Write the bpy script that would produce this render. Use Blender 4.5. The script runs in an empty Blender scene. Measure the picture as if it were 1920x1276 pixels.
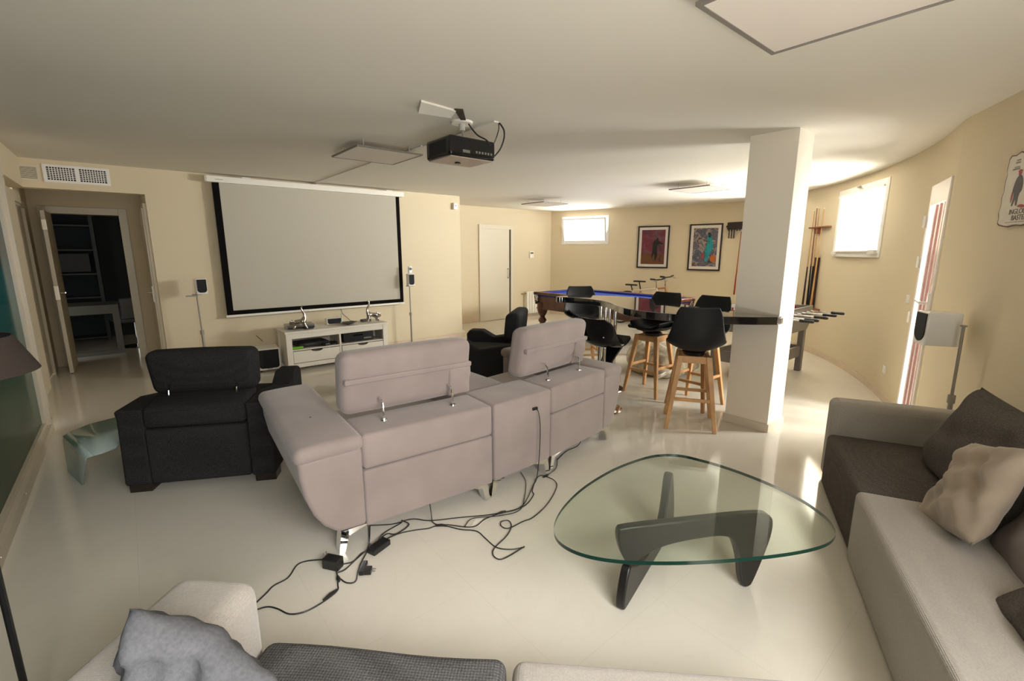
import bpy, bmesh, math, random
from mathutils import Vector, Matrix, Euler
random.seed(4)
SC = bpy.context.scene
COL = SC.collection
R = math.radians

# ------------------------------------------------------------------ camera, world, light, exposure
cam = bpy.data.cameras.new('camera'); cam_o = bpy.data.objects.new('camera', cam); COL.objects.link(cam_o)
cam.sensor_width = 36; cam.lens = 36 * 862.8 / 1920; cam.clip_start = .05
cam_o.location = (0, 0, 1.547)
cam_o.rotation_euler = (R(90 - 11.0), 0, R(-39.75))
SC.camera = cam_o
SC.view_settings.view_transform = 'Standard'; SC.view_settings.look = 'None'
SC.view_settings.gamma = 1; SC.view_settings.use_curve_mapping = False
SC.view_settings.exposure = 1.27
SC.cycles.max_bounces = 10; SC.cycles.diffuse_bounces = 6; SC.cycles.glossy_bounces = 4
SC.cycles.transparent_max_bounces = 12
SC.cycles.caustics_reflective = False; SC.cycles.caustics_refractive = False
SC.cycles.use_denoising = True
try: SC.cycles.sample_clamp_indirect = 6
except Exception: pass

W = bpy.data.worlds.new('daylight'); SC.world = W; W.use_nodes = True
wb = W.node_tree.nodes['Background']
wb.inputs['Color'].default_value = (1.0, .99, .97, 1); wb.inputs['Strength'].default_value = 1.3

def area(name, loc, target, sx, sy, power, col=(1, .97, .92)):
    l = bpy.data.lights.new(name, 'AREA'); l.shape = 'RECTANGLE'; l.size = sx; l.size_y = sy
    l.energy = power; l.color = col
    o = bpy.data.objects.new(name, l); COL.objects.link(o); o.location = loc
    d = Vector(target) - Vector(loc); o.rotation_euler = d.to_track_quat('-Z', 'Y').to_euler()
    return o
# daylight entering through the terrace opening behind the sofas, the windows and the barred door
tl = area('added_rear_light', (.35, -1.25, 1.95), (.55, 1.2, -.2), 2.0, .7, 15.5, (1, .985, .965)); tl.data.spread = R(88)  # lamp added behind the camera, narrowed to brighten near floor and sofa tops
area('added_ceiling_bounce', (.4, -1.45, .2), (1.9, .5, 2.35), 2.0, .8, 42, (1, .97, .92))  # low lamp added out of view, aimed up to brighten the ceiling
area('door_daylight', (5.75, .10, 1.2), (4.2, 3.0, .6), .7, 1.9, 110, (1, .985, .96))
area('big_window_daylight', (7.75, 1.0, 2.0), (6.0, 3.4, .3), 1.4, 1.1, 200, (1, .985, .96))
area('big_window_bounce', (7.6, 1.2, 1.3), (6.4, 3.5, 2.9), 1.4, .9, 190, (1, .97, .92))
area('side_window_daylight', (9.1, 2.5, 1.6), (7.3, 4.2, 2.2), .8, .9, 150, (1, .98, .95))
area('far_window_daylight', (9.35, 7.80, 1.45), (6.9, 7.0, 2.7), 1.3, .8, 110, (1, .98, .95))

# ------------------------------------------------------------------ materials
MATS = {}
def M(name, col, rough=.5, metal=0, spec=.5, noise=0, nscale=30, bump=0, bscale=200, weave=0, wscale=300, coat=0, alpha=None, col2=None):
    if name in MATS: return MATS[name]
    m = bpy.data.materials.new(name); m.use_nodes = True; nt = m.node_tree; b = nt.nodes['Principled BSDF']
    b.inputs['Base Color'].default_value = (*col, 1); b.inputs['Roughness'].default_value = rough
    b.inputs['Metallic'].default_value = metal; b.inputs['Specular IOR Level'].default_value = spec
    if coat: b.inputs['Coat Weight'].default_value = coat; b.inputs['Coat Roughness'].default_value = .05
    tc = nt.nodes.new('ShaderNodeTexCoord')
    if noise or col2:
        n = nt.nodes.new('ShaderNodeTexNoise'); n.inputs['Scale'].default_value = nscale; n.inputs['Detail'].default_value = 5
        nt.links.new(tc.outputs['Object'], n.inputs['Vector'])
        r = nt.nodes.new('ShaderNodeValToRGB'); k = noise
        c2 = col2 or tuple(min(1, c * (1 + k)) for c in col)
        c1 = tuple(c * (1 - k) for c in col) if not col2 else col
        r.color_ramp.elements[0].color = (*c1, 1); r.color_ramp.elements[1].color = (*c2, 1)
        r.color_ramp.elements[0].position = .35; r.color_ramp.elements[1].position = .65
        nt.links.new(n.outputs['Fac'], r.inputs['Fac']); nt.links.new(r.outputs['Color'], b.inputs['Base Color'])
    if bump:
        n2 = nt.nodes.new('ShaderNodeTexNoise'); n2.inputs['Scale'].default_value = bscale; n2.inputs['Detail'].default_value = 3
        nt.links.new(tc.outputs['Object'], n2.inputs['Vector'])
        bp = nt.nodes.new('ShaderNodeBump'); bp.inputs['Strength'].default_value = bump; bp.inputs['Distance'].default_value = .004
        nt.links.new(n2.outputs['Fac'], bp.inputs['Height']); nt.links.new(bp.outputs['Normal'], b.inputs['Normal'])
    if weave:
        # warp and weft: two crossed wave textures modulate colour a little and the bump
        ws = []
        for ax in ('X', 'Y', 'Z'):
            w_ = nt.nodes.new('ShaderNodeTexWave'); w_.bands_direction = ax; w_.inputs['Scale'].default_value = wscale / 20
            w_.inputs['Distortion'].default_value = 1.2; w_.inputs['Detail'].default_value = 2; w_.inputs['Detail Scale'].default_value = 3
            nt.links.new(tc.outputs['Object'], w_.inputs['Vector']); ws.append(w_)
        a1 = nt.nodes.new('ShaderNodeMath'); a1.operation = 'ADD'; a2 = nt.nodes.new('ShaderNodeMath'); a2.operation = 'ADD'
        nt.links.new(ws[0].outputs['Fac'], a1.inputs[0]); nt.links.new(ws[1].outputs['Fac'], a1.inputs[1])
        nt.links.new(a1.outputs[0], a2.inputs[0]); nt.links.new(ws[2].outputs['Fac'], a2.inputs[1])
        mr = nt.nodes.new('ShaderNodeMapRange'); mr.inputs['From Max'].default_value = 3
        mr.inputs['To Min'].default_value = 1 - weave; mr.inputs['To Max'].default_value = 1 + weave
        nt.links.new(a2.outputs[0], mr.inputs['Value'])
        mx = nt.nodes.new('ShaderNodeVectorMath'); mx.operation = 'SCALE'
        src = b.inputs['Base Color'].links[0].from_socket if b.inputs['Base Color'].links else None
        if src: nt.links.new(src, mx.inputs[0])
        else: mx.inputs[0].default_value = col
        nt.links.new(mr.outputs['Result'], mx.inputs['Scale']); nt.links.new(mx.outputs['Vector'], b.inputs['Base Color'])
        bp = nt.nodes.new('ShaderNodeBump'); bp.inputs['Strength'].default_value = .35; bp.inputs['Distance'].default_value = .002
        nt.links.new(a2.outputs[0], bp.inputs['Height']); nt.links.new(bp.outputs['Normal'], b.inputs['Normal'])
    MATS[name] = m
    return m

def thin_glass(name, tint, rough=.0, refl=1.0, trans=1.0):
    m = bpy.data.materials.new(name); m.use_nodes = True; nt = m.node_tree; nt.nodes.clear()
    o = nt.nodes.new('ShaderNodeOutputMaterial'); t = nt.nodes.new('ShaderNodeBsdfTransparent'); g = nt.nodes.new('ShaderNodeBsdfGlossy')
    t.inputs['Color'].default_value = (*tint, 1); g.inputs['Roughness'].default_value = rough
    lw = nt.nodes.new('ShaderNodeLayerWeight'); pw = nt.nodes.new('ShaderNodeMath'); pw.operation = 'POWER'; pw.inputs[1].default_value = 5; nt.links.new(lw.outputs['Facing'], pw.inputs[0])
    lw.inputs['Blend'].default_value = .5
    f = nt.nodes.new('ShaderNodeMath'); f.operation = 'MULTIPLY_ADD'; f.inputs[1].default_value = .96; f.inputs[2].default_value = .04; nt.links.new(pw.outputs[0], f.inputs[0])
    mu = nt.nodes.new('ShaderNodeMath'); mu.operation = 'MULTIPLY'; mu.inputs[1].default_value = refl
    mx = nt.nodes.new('ShaderNodeMixShader')
    nt.links.new(f.outputs[0], mu.inputs[0]); nt.links.new(mu.outputs[0], mx.inputs[0]); nt.links.new(t.outputs[0], mx.inputs[1]); nt.links.new(g.outputs[0], mx.inputs[2])
    nt.links.new(mx.outputs[0], o.inputs[0])
    return m

WALL = M('wall_paint', (.67, .575, .41), .75, spec=.25, bump=.04, bscale=60)
CEIL = M('ceiling_paint', (.74, .70, .62), .85, spec=.2, bump=.03, bscale=40)
WHITE = M('white_lacquer', (.82, .78, .70), .35)
CREAMDOOR = M('cream_door_paint', (.66, .595, .47), .4)
TRIM = M('stone_skirting', (.62, .50, .38), .3, noise=.06, nscale=14)
CHROME = M('chrome', (.85, .84, .82), .08, 1)
STEEL = M('brushed_steel', (.45, .44, .42), .35, 1)
GREYMETAL = M('grey_painted_metal', (.30, .27, .23), .45, .3)
BLACK = M('black_plastic', (.012, .012, .013), .35)
GRILLE = M('black_speaker_cloth', (.006, .006, .007), .8)
BLACKGLOSS = M('black_gloss', (.008, .008, .009), .07)
MAUVE = M('mauve_suede', (.30, .242, .222), .9, spec=.15, noise=.06, nscale=5, bump=.12, bscale=500)
CHARCOAL = M('charcoal_tweed', (.027, .026, .026), .95, spec=.1, noise=.5, nscale=260, weave=.30, wscale=900)
CHARSMOOTH = M('charcoal_microfibre', (.027, .027, .028), .85, spec=.15, noise=.1, nscale=12)
LINEN = M('beige_linen', (.37, .335, .29), .95, spec=.1, noise=.07, nscale=160, weave=.08, wscale=1500)
CORD = M('dark_corduroy', (.115, .10, .09), .95, spec=.1, noise=.22, nscale=130, weave=.18, wscale=2600)
PILLOW = M('taupe_washed_cotton', (.36, .29, .22), .95, spec=.1, noise=.07, nscale=9, bump=.2, bscale=300)
GREYPIL = M('grey_flannel', (.105, .105, .112), .95, spec=.1, noise=.12, nscale=120, bump=.2, bscale=300)
BEECH = M('beech_wood', (.55, .30, .12), .45, noise=.14, nscale=7)
MAHOG = M('mahogany', (.085, .018, .008), .28, noise=.35, nscale=9, coat=.3)
DARKWOOD = M('dark_stained_wood', (.02, .012, .009), .4)
BLUECLOTH = M('blue_baize', (.012, .055, .42), .85)
EBONY = M('ebonised_ash', (.011, .009, .008), .38)
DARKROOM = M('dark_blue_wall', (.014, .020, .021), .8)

for m__ in (MAUVE, LINEN, PILLOW):
    q__ = m__.node_tree.nodes['Principled BSDF']; q__.inputs['Sheen Weight'].default_value = .35; q__.inputs['Sheen Roughness'].default_value = .5
# glossy marble-look floor tiles with hair-thin joints
def floor_mat():
    m = bpy.data.materials.new('polished_cream_tiles'); m.use_nodes = True; nt = m.node_tree; b = nt.nodes['Principled BSDF']
    tc = nt.nodes.new('ShaderNodeTexCoord'); mp = nt.nodes.new('ShaderNodeMapping'); mp.inputs['Location'].default_value = (.13, .22, 0)
    nt.links.new(tc.outputs['Object'], mp.inputs['Vector'])
    n = nt.nodes.new('ShaderNodeTexNoise'); n.inputs['Scale'].default_value = 2.2; n.inputs['Detail'].default_value = 9; n.inputs['Distortion'].default_value = 1.6
    nt.links.new(mp.outputs['Vector'], n.inputs['Vector'])
    r = nt.nodes.new('ShaderNodeValToRGB'); e = r.color_ramp.elements
    e[0].position = .30; e[0].color = (.655, .612, .525, 1); e[1].position = .62; e[1].color = (.68, .637, .55, 1)
    x = e.new(.475); x.color = (.675, .632, .545, 1); x = e.new(.49); x.color = (.66, .617, .53, 1); x = e.new(.505); x.color = (.678, .635, .548, 1)
    nt.links.new(n.outputs['Fac'], r.inputs['Fac'])
    bt = nt.nodes.new('ShaderNodeTexBrick'); bt.offset = 0; bt.inputs['Scale'].default_value = 1; bt.inputs['Mortar Size'].default_value = .0012
    bt.inputs['Brick Width'].default_value = .6; bt.inputs['Row Height'].default_value = .6; bt.inputs['Mortar Smooth'].default_value = .3
    nt.links.new(mp.outputs['Vector'], bt.inputs['Vector'])
    mx = nt.nodes.new('ShaderNodeMixRGB'); mx.inputs['Color2'].default_value = (.60, .56, .49, 1)
    nt.links.new(bt.outputs['Fac'], mx.inputs['Fac']); nt.links.new(r.outputs['Color'], mx.inputs['Color1'])
    nt.links.new(mx.outputs['Color'], b.inputs['Base Color'])
    b.inputs['Roughness'].default_value = .09; b.inputs['Specular IOR Level'].default_value = .55
    return m
FLOOR = floor_mat()

# ------------------------------------------------------------------ mesh builder
class MB:
    def __init__(s): s.v = []; s.f = []; s.mi = []; s.k = 0
    def add(s, vs, fs):
        o = len(s.v); s.v += [tuple(p) for p in vs]; s.f += [tuple(i + o for i in f) for f in fs]; s.mi += [s.k] * len(fs); return o
    def mark(s): return len(s.v)
    def xf(s, m0, fn):
        for i in range(m0, len(s.v)): s.v[i] = tuple(fn(*s.v[i]))
        return s
    def rot(s, m0, ang, c=(0, 0, 0), axis='Z'):
        q = Matrix.Rotation(ang, 3, axis); c = Vector(c)
        return s.xf(m0, lambda x, y, z: tuple(q @ (Vector((x, y, z)) - c) + c))
    def box(s, x0, x1, y0, y1, z0, z1):
        s.add([(x0, y0, z0), (x1, y0, z0), (x1, y1, z0), (x0, y1, z0), (x0, y0, z1), (x1, y0, z1), (x1, y1, z1), (x0, y1, z1)],
              [(0, 3, 2, 1), (4, 5, 6, 7), (0, 1, 5, 4), (1, 2, 6, 5), (2, 3, 7, 6), (3, 0, 4, 7)]); return s
    def prism(s, poly, axis, a, b):
        n = len(poly)
        def P(p, t): return {'x': (t, p[0], p[1]), 'y': (p[0], t, p[1]), 'z': (p[0], p[1], t)}[axis]
        vs = [P(p, a) for p in poly] + [P(p, b) for p in poly]
        s.add(vs, [tuple(range(n))[::-1], tuple(range(n, 2 * n))] + [(i, (i + 1) % n, n + (i + 1) % n, n + i) for i in range(n)]); return s
    def taper(s, p0, p1, a0, a1, b0=None, b1=None, up=(0, 0, 1)):
        """square bar from p0 to p1, half sizes a0->a1 (and b0->b1), cut level when up is vertical"""
        b0 = a0 if b0 is None else b0; b1 = a1 if b1 is None else b1
        vs = []
        for p, a, b in ((p0, a0, b0), (p1, a1, b1)):
            vs += [(p[0] - a, p[1] - b, p[2]), (p[0] + a, p[1] - b, p[2]), (p[0] + a, p[1] + b, p[2]), (p[0] - a, p[1] + b, p[2])]
        s.add(vs, [(0, 3, 2, 1), (4, 5, 6, 7), (0, 1, 5, 4), (1, 2, 6, 5), (2, 3, 7, 6), (3, 0, 4, 7)]); return s
    def tube(s, pts, r, n=8, closed=False, flat=1.0):
        pts = [Vector(p) for p in pts]; m = len(pts); rs = r if isinstance(r, (list, tuple)) else [r] * m
        tans = []
        for i in range(m):
            a = pts[(i - 1) % m] if closed or i > 0 else pts[i]; b = pts[(i + 1) % m] if closed or i < m - 1 else pts[i]
            tans.append((b - a).normalized())
        u = tans[0].orthogonal().normalized(); vs = []
        for i in range(m):
            t = tans[i]; u = (u - t * u.dot(t)); u = u.normalized() if u.length > 1e-6 else t.orthogonal().normalized(); w = t.cross(u)
            for k in range(n):
                a = 2 * math.pi * k / n; vs.append(pts[i] + (u * math.cos(a) + w * math.sin(a) * flat) * rs[i])
        fs = [(i * n + k, i * n + (k + 1) % n, ((i + 1) % m) * n + (k + 1) % n, ((i + 1) % m) * n + k) for i in range(m if closed else m - 1) for k in range(n)]
        if not closed: fs += [tuple(range(n))[::-1], tuple((m - 1) * n + k for k in range(n))]
        s.add(vs, fs); return s
    def lathe(s, prof, c=(0, 0, 0), n=24, axis='z', sx=1, sy=1):
        vs = []
        for r, z in prof:
            for k in range(n):
                a = 2 * math.pi * k / n; x, y = r * math.cos(a) * sx, r * math.sin(a) * sy
                vs.append({'z': (c[0] + x, c[1] + y, c[2] + z), 'x': (c[0] + z, c[1] + x, c[2] + y), 'y': (c[0] + x, c[1] + z, c[2] + y)}[axis])
        m = len(prof)
        fs = [(i * n + k, i * n + (k + 1) % n, (i + 1) * n + (k + 1) % n, (i + 1) * n + k) for i in range(m - 1) for k in range(n)]
        fs += [tuple(range(n))[::-1], tuple((m - 1) * n + k for k in range(n))]
        s.add(vs, fs); return s
    def cush(s, x0, x1, y0, y1, z0, z1, r=.04, puff=0, n=10, fn=None):
        """upholstered block: rounded box whose faces bulge by puff (one number or one per axis)"""
        c = Vector(((x0 + x1) / 2, (y0 + y1) / 2, (z0 + z1) / 2)); h = Vector(((x1 - x0) / 2, (y1 - y0) / 2, (z1 - z0) / 2))
        rr = min(r, h.x * .98, h.y * .98, h.z * .98); pf = puff if isinstance(puff, (tuple, list)) else (puff,) * 3
        idx = {}; vs = []; fs = []
        def smp(hh):
            e = rr / hh; q = [-1, -1 + e * .3, -1 + e * .65, -1 + e]; k = max(2, n - 6)
            q += [(-1 + e) + (2 - 2 * e) * j / k for j in range(1, k)] + [1 - e, 1 - e * .65, 1 - e * .3, 1]; return q
        S = [smp(h[i]) for i in range(3)]
        def vert(P):
            key = tuple(round(q, 5) for q in P)
            if key in idx: return idx[key]
            p = Vector((P[0] * h.x, P[1] * h.y, P[2] * h.z))
            inn = Vector([max(-(h[i] - rr), min(h[i] - rr, p[i])) for i in range(3)]); d = p - inn
            q = inn + d.normalized() * rr if d.length > 1e-9 else p
            for i in range(3):
                if pf[i]:
                    j, k = (i + 1) % 3, (i + 2) % 3
                    q[i] += P[i] * pf[i] * (1 - P[j] ** 2) * (1 - P[k] ** 2)
            q = q + c
            if fn: q = Vector(fn(*q))
            vs.append(tuple(q)); idx[key] = len(vs) - 1; return idx[key]
        for ax in range(3):
            j, k = (ax + 1) % 3, (ax + 2) % 3
            for sg in (-1, 1):
                for a in range(len(S[j]) - 1):
                    for b in range(len(S[k]) - 1):
                        q = []
                        for aa, bb in ((a, b), (a + 1, b), (a + 1, b + 1), (a, b + 1)):
                            P = [0, 0, 0]; P[ax] = sg; P[j] = S[j][aa]; P[k] = S[k][bb]; q.append(vert(P))
                        if len(set(q)) == 4: fs.append(tuple(q if sg > 0 else q[::-1]))
        s.add(vs, fs); return s
    def ball(s, c, rx, ry=None, rz=None, n=14, m=9):
        ry = ry or rx; rz = rz or rx
        return s.lathe([(max(1e-4, math.sin(math.pi * i / m)), -math.cos(math.pi * i / m)) for i in range(m + 1)], (0, 0, 0), n) and s.xf(len(s.v) - n * (m + 1), lambda x, y, z: (c[0] + x * rx, c[1] + y * ry, c[2] + z * rz))
    def build(s, name, mats, parent=None, bevel=0, seg=2, ang=35, smooth=True):
        me = bpy.data.meshes.new(name); me.from_pydata(s.v, [], s.f)
        mats = mats if isinstance(mats, (list, tuple)) else [mats]
        for m_ in mats: me.materials.append(m_)
        for p, k in zip(me.polygons, s.mi): p.material_index = k; p.use_smooth = smooth
        me.validate(); me.update()
        if smooth: me.set_sharp_from_angle(angle=R(ang))
        o = bpy.data.objects.new(name, me); COL.objects.link(o)
        if parent: o.parent = parent
        if bevel:
            b = o.modifiers.new('bevel', 'BEVEL'); b.width = bevel; b.segments = seg; b.limit_method = 'ANGLE'; b.angle_limit = R(40); b.harden_normals = True
        return o

def thing(name, label, cat, loc=(0, 0, 0), rz=0, group=None):
    o = bpy.data.objects.new(name, None); COL.objects.link(o); o.empty_display_size = .1
    o.location = loc; o.rotation_euler = (0, 0, rz); o['label'] = label; o['category'] = cat
    if group: o['group'] = group
    return o
def tag(o, label, cat, group=None):
    o['label'] = label; o['category'] = cat
    if group: o['group'] = group
    return o
def struct(o): o['kind'] = 'structure'; return o
def dup(root, loc, rz, label=None):
    r = root.copy(); COL.objects.link(r); r.location = loc; r.rotation_euler = (0, 0, rz)
    if label: r['label'] = label
    def kids(src, dst):
        for ch in list(src.children):
            c = ch.copy(); COL.objects.link(c); c.parent = dst; kids(ch, c)
    kids(root, r)
    return r
def B(*a): return MB().box(*a)
def text(name, body, size, mat, parent, loc, rot, ext=.001, align='CENTER'):
    cu = bpy.data.curves.new(name, 'FONT'); cu.body = body; cu.size = size; cu.extrude = ext; cu.align_x = align
    t = bpy.data.objects.new(name + '_tmp', cu); COL.objects.link(t); bpy.context.view_layer.update()
    dg = bpy.context.evaluated_depsgraph_get(); me = bpy.data.meshes.new_from_object(t.evaluated_get(dg))
    bpy.data.objects.remove(t); me.materials.clear(); me.materials.append(mat)
    o = bpy.data.objects.new(name, me); COL.objects.link(o); o.parent = parent; o.location = loc; o.rotation_euler = rot
    return o

H = 2.48
# ------------------------------------------------------------------ curved outer wall: centre line of its inner face
CP = [(8.1, 8.25), (8.45, 7.2), (8.8, 6.2), (9.12, 5.3), (9.28, 4.6), (9.2, 3.9), (8.85, 3.3), (8.3, 2.7), (7.8, 2.2), (7.3, 1.82), (6.8, 1.5), (6.2, 1.18), (5.65, .93), (5.2, .77), (4.78, .64)]
def catmull(P, n=16):
    P = [Vector(p) for p in P]; Q = [2 * P[0] - P[1]] + P + [2 * P[-1] - P[-2]]; out = []
    for i in range(1, len(Q) - 2):
        a, b, c, d = Q[i - 1:i + 3]
        for k in range(n):
            t = k / n; out.append(.5 * ((2 * b) + (c - a) * t + (2 * a - 5 * b + 4 * c - d) * t * t + (3 * b - a - 3 * c + d) * t ** 3))
    out.append(P[-1]); return out
CC = catmull(CP); CS = [0]
for i in range(1, len(CC)): CS.append(CS[-1] + (CC[i] - CC[i - 1]).length)
def cpos(s):
    s = max(0, min(CS[-1] - 1e-6, s)); i = max(j for j in range(len(CS)) if CS[j] <= s); i = min(i, len(CS) - 2)
    t = (s - CS[i]) / (CS[i + 1] - CS[i]); p = CC[i].lerp(CC[i + 1], t)
    i0 = max(0, i - 2); i1 = min(len(CC) - 1, i + 3); d = (CC[i1] - CC[i0]).normalized()
    return p, d, Vector((d.y, -d.x))     # point, tangent, inward normal (towards the room)
# inward check: the room lies to the right of the direction of travel
def curve_wall(name, s0, s1, holes, thick=.25):
    """inner face follows the curve, with reveals around each hole (a, b, z0, z1)"""
    us = sorted({round(s0 + (s1 - s0) * k / 150, 4) for k in range(151)} | {h[0] for h in holes} | {h[1] for h in holes})
    zs = sorted({0, H + .02} | {h[2] for h in holes} | {h[3] for h in holes}); mb = MB()
    def inh(u, z): return any(h[0] < u < h[1] and h[2] < z < h[3] for h in holes)
    vin = {}; vout = {}; vs = []
    for u in us:
        p, d, n = cpos(u)
        for z in zs:
            vin[u, z] = len(vs); vs.append((p.x, p.y, z)); q = p - n * thick; vout[u, z] = len(vs); vs.append((q.x, q.y, z))
    fs = []
    for a, b in zip(us, us[1:]):
        for c, e in zip(zs, zs[1:]):
            if inh((a + b) / 2, (c + e) / 2): continue
            fs.append((vin[a, c], vin[a, e], vin[b, e], vin[b, c])); fs.append((vout[a, c], vout[b, c], vout[b, e], vout[a, e]))
    for h in holes:
        uu = [u for u in us if h[0] <= u <= h[1]]; zz = [z for z in zs if h[2] <= z <= h[3]]
        for a, b in zip(uu, uu[1:]):
            if h[2] > 0: fs.append((vin[a, h[2]], vin[b, h[2]], vout[b, h[2]], vout[a, h[2]]))
            fs.append((vin[a, h[3]], vout[a, h[3]], vout[b, h[3]], vin[b, h[3]]))
        for c, e in zip(zz, zz[1:]):
            fs.append((vin[h[0], c], vout[h[0], c], vout[h[0], e], vin[h[0], e])); fs.append((vin[h[1], c], vin[h[1], e], vout[h[1], e], vout[h[1], c]))
    mb.add(vs, fs); return struct(mb.build(name, WALL, ang=40))
W1 = (.31, 1.45, 1.72, 2.33); W2 = (5.32, 5.86, 1.48, 2.30); W3 = (6.76, 8.12, 1.49, 2.34); D4 = (9.44, 10.12, .0, 2.10)
curve_wall('wall_curved', 0, CS[-1], [W1, W2, W3, D4])
def strip(name, s0, s1, z0, z1, t, mat):
    mb = MB(); k = max(2, int((s1 - s0) / .06)); vs = []; fs = []
    for i in range(k + 1):
        p, d, n = cpos(s0 + (s1 - s0) * i / k)
        for q, z in ((p, z0), (p + n * t, z0), (p + n * t, z1), (p, z1)): vs.append((q.x, q.y, z))
    for i in range(k):
        for j in range(4): fs.append((i * 4 + j, i * 4 + (j + 1) % 4, i * 4 + 4 + (j + 1) % 4, i * 4 + 4 + j))
    fs += [(3, 2, 1, 0), (4 * k, 4 * k + 1, 4 * k + 2, 4 * k + 3)]
    mb.add(vs, fs); return struct(mb.build(name, mat, ang=40))
strip('baseboard_curved', 0, 9.40, 0, .075, .012, TRIM)

# ------------------------------------------------------------------ floor, ceiling, straight walls

ceil_poly = [(-1.1, -1.15), (2.15, -1.15), (2.15, -.85)] + [(p.x + .1, p.y - .1) for p in reversed([cpos(s)[0] for s in [CS[-1] * i / 60 for i in range(61)]])] + [(8.3, 8.45), (8.2, 12), (-1.3, 12)]
struct(MB().prism(ceil_poly, 'z', H, H + .12).build('ceiling', CEIL))
struct(MB().prism([(x, y) if y > -1.1 else (x, -3.6) for x, y in ceil_poly], 'z', -.1, 0).build('floor', FLOOR))
# screen wall with the hall opening cut on its left
w = MB(); w.box(.28, 4.62, 6.98, 7.13, 0, H + .02); w.box(-.82, .28, 6.98, 7.13, 2.19, H + .02); w.box(4.49, 4.62, 7.13, 8.25, 0, H + .02)
struct(w.build('wall_screen', WALL))
struct(B(4.49, 8.2, 8.25, 8.4, 0, H + .02).build('wall_recess', WALL))
struct(B(4.62, 4.76, 7.10, 7.24, 0, .09).build('trim_1', CREAMDOOR, bevel=.004))
bb = MB(); bb.box(.28, 4.66, 6.966, 6.98, 0, .075); struct(bb.build('baseboard_screen', TRIM))
bb = MB(); bb.box(4.62, 5.92, 8.236, 8.25, 0, .075); bb.box(6.86, 8.1, 8.236, 8.25, 0, .075); struct(bb.build('baseboard_recess', TRIM))
# wall on the near right (sign, speaker) running back past the camera, then an unseen rear wall, its opening added to let light in
KX, KY = 4.78, .64; DX, DY = -.883, -.469
def kpt(s, n=0): return (KX + DX * s - DY * -1 * 0 + (-.469) * n, KY + DY * s + .883 * n)
p0 = kpt(0); p1 = kpt(3.02); q1 = kpt(3.02, -.25); q0 = kpt(-.12, -.25)
struct(MB().prism([p0, p1, q1, q0][::-1], 'z', 0, H + .02).build('wall_right', WALL))
e0 = kpt(.0, .012); e1 = kpt(3.0, .012)
struct(MB().prism([p0, e0, e1, kpt(3.0)], 'z', 0, .075).build('baseboard_right', TRIM))
wb_ = MB(); wb_.box(1.95, 2.12, -1.15, -.90, 0, H); wb_.box(-.95, 2.12, -1.15, -1.0, 2.25, H); wb_.box(-.95, -.65, -1.15, -1.0, 0, 2.25); wb_.box(1.40, 1.95, -1.15, -1.0, 0, 2.25)  # unseen wall; opening placed and sized for the light on the near floor
struct(wb_.build('wall_rear', WALL))
# left wall: carries the long glazed pool window
wl = MB(); wl.box(-.95, -.70, -1.15, -1.0, 0, H); wl.box(-.95, -.70, 5.52, 6.98, 2.19, H); wl.box(-.95, -.70, -1.0, 5.52, 2.30, H); wl.box(-.95, -.70, -1.0, 5.52, 0, .05)
wl.box(-.95, -.82, 5.52, 7.35, 0, 2.19); wl.box(-.95, -.82, 7.35, 7.8, 2.08, H)
struct(wl.build('wall_left', WALL))
# pillar
pi = MB(); pi.box(4.12, 4.43, 1.49, 1.86, 0, H + .01); struct(pi.build('wall_pillar', M('pillar_paint', (.86, .79, .68), .75, spec=.25)))
pb = MB(); pb.prism([(4.105, 1.475), (4.445, 1.475), (4.445, 1.875), (4.105, 1.875)], 'z', 0, .072)
struct(pb.build('baseboard_pillar', M('pale_skirting', (.66, .59, .48), .3), bevel=.002))

# ------------------------------------------------------------------ pool window on the left
g = struct(B(-.715, -.70, -1.0, 5.52, .02, 2.35).build('window_4', M('murky_pool_glass', (.02, .09, .08), .10, spec=.3)))
gm = g.data.materials[0]; nt = gm.node_tree; b_ = nt.nodes['Principled BSDF']; b_.inputs['IOR'].default_value = 1.12
tc = nt.nodes.new('ShaderNodeTexCoord'); sep = nt.nodes.new('ShaderNodeSeparateXYZ'); nt.links.new(tc.outputs['Object'], sep.inputs[0])
nz = nt.nodes.new('ShaderNodeTexNoise'); nz.inputs['Scale'].default_value = 2.5; nz.inputs['Detail'].default_value = 6; nt.links.new(tc.outputs['Object'], nz.inputs['Vector'])
ad = nt.nodes.new('ShaderNodeMath'); ad.operation = 'MULTIPLY_ADD'; ad.inputs[1].default_value = .5; nt.links.new(nz.outputs['Fac'], ad.inputs[0]); nt.links.new(sep.outputs['Z'], ad.inputs[2])
mr = nt.nodes.new('ShaderNodeMapRange'); mr.inputs['From Max'].default_value = 2.6; nt.links.new(ad.outputs[0], mr.inputs['Value'])
rp = nt.nodes.new('ShaderNodeValToRGB'); e = rp.color_ramp.elements; e[0].position = .1; e[0].color = (.055, .085, .05, 1); e[1].position = .95; e[1].color = (.004, .02, .035, 1)
x = e.new(.42); x.color = (.03, .085, .062, 1); x = e.new(.58); x.color = (.01, .10, .12, 1); x = e.new(.66); x.color = (.004, .012, .014, 1); x = e.new(.78); x.color = (.006, .06, .09, 1)
nt.links.new(mr.outputs[0], rp.inputs['Fac']); nt.links.new(rp.outputs['Color'], b_.inputs['Base Color'])
FRAME = M('cream_anodised_frame', (.60, .53, .42), .4, .1)
wf = MB(); wf.box(-.72, -.65, 5.45, 5.52, 0, 2.42); wf.box(-.72, -.65, -1.0, 5.45, 0, .075); wf.box(-.72, -.65, -1.0, 5.45, 2.30, 2.42); wf.box(-.715, -.68, 5.39, 5.45, .075, 2.3); wf.box(-.715, -.68, -1.0, 5.39, .075, .11)
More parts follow.
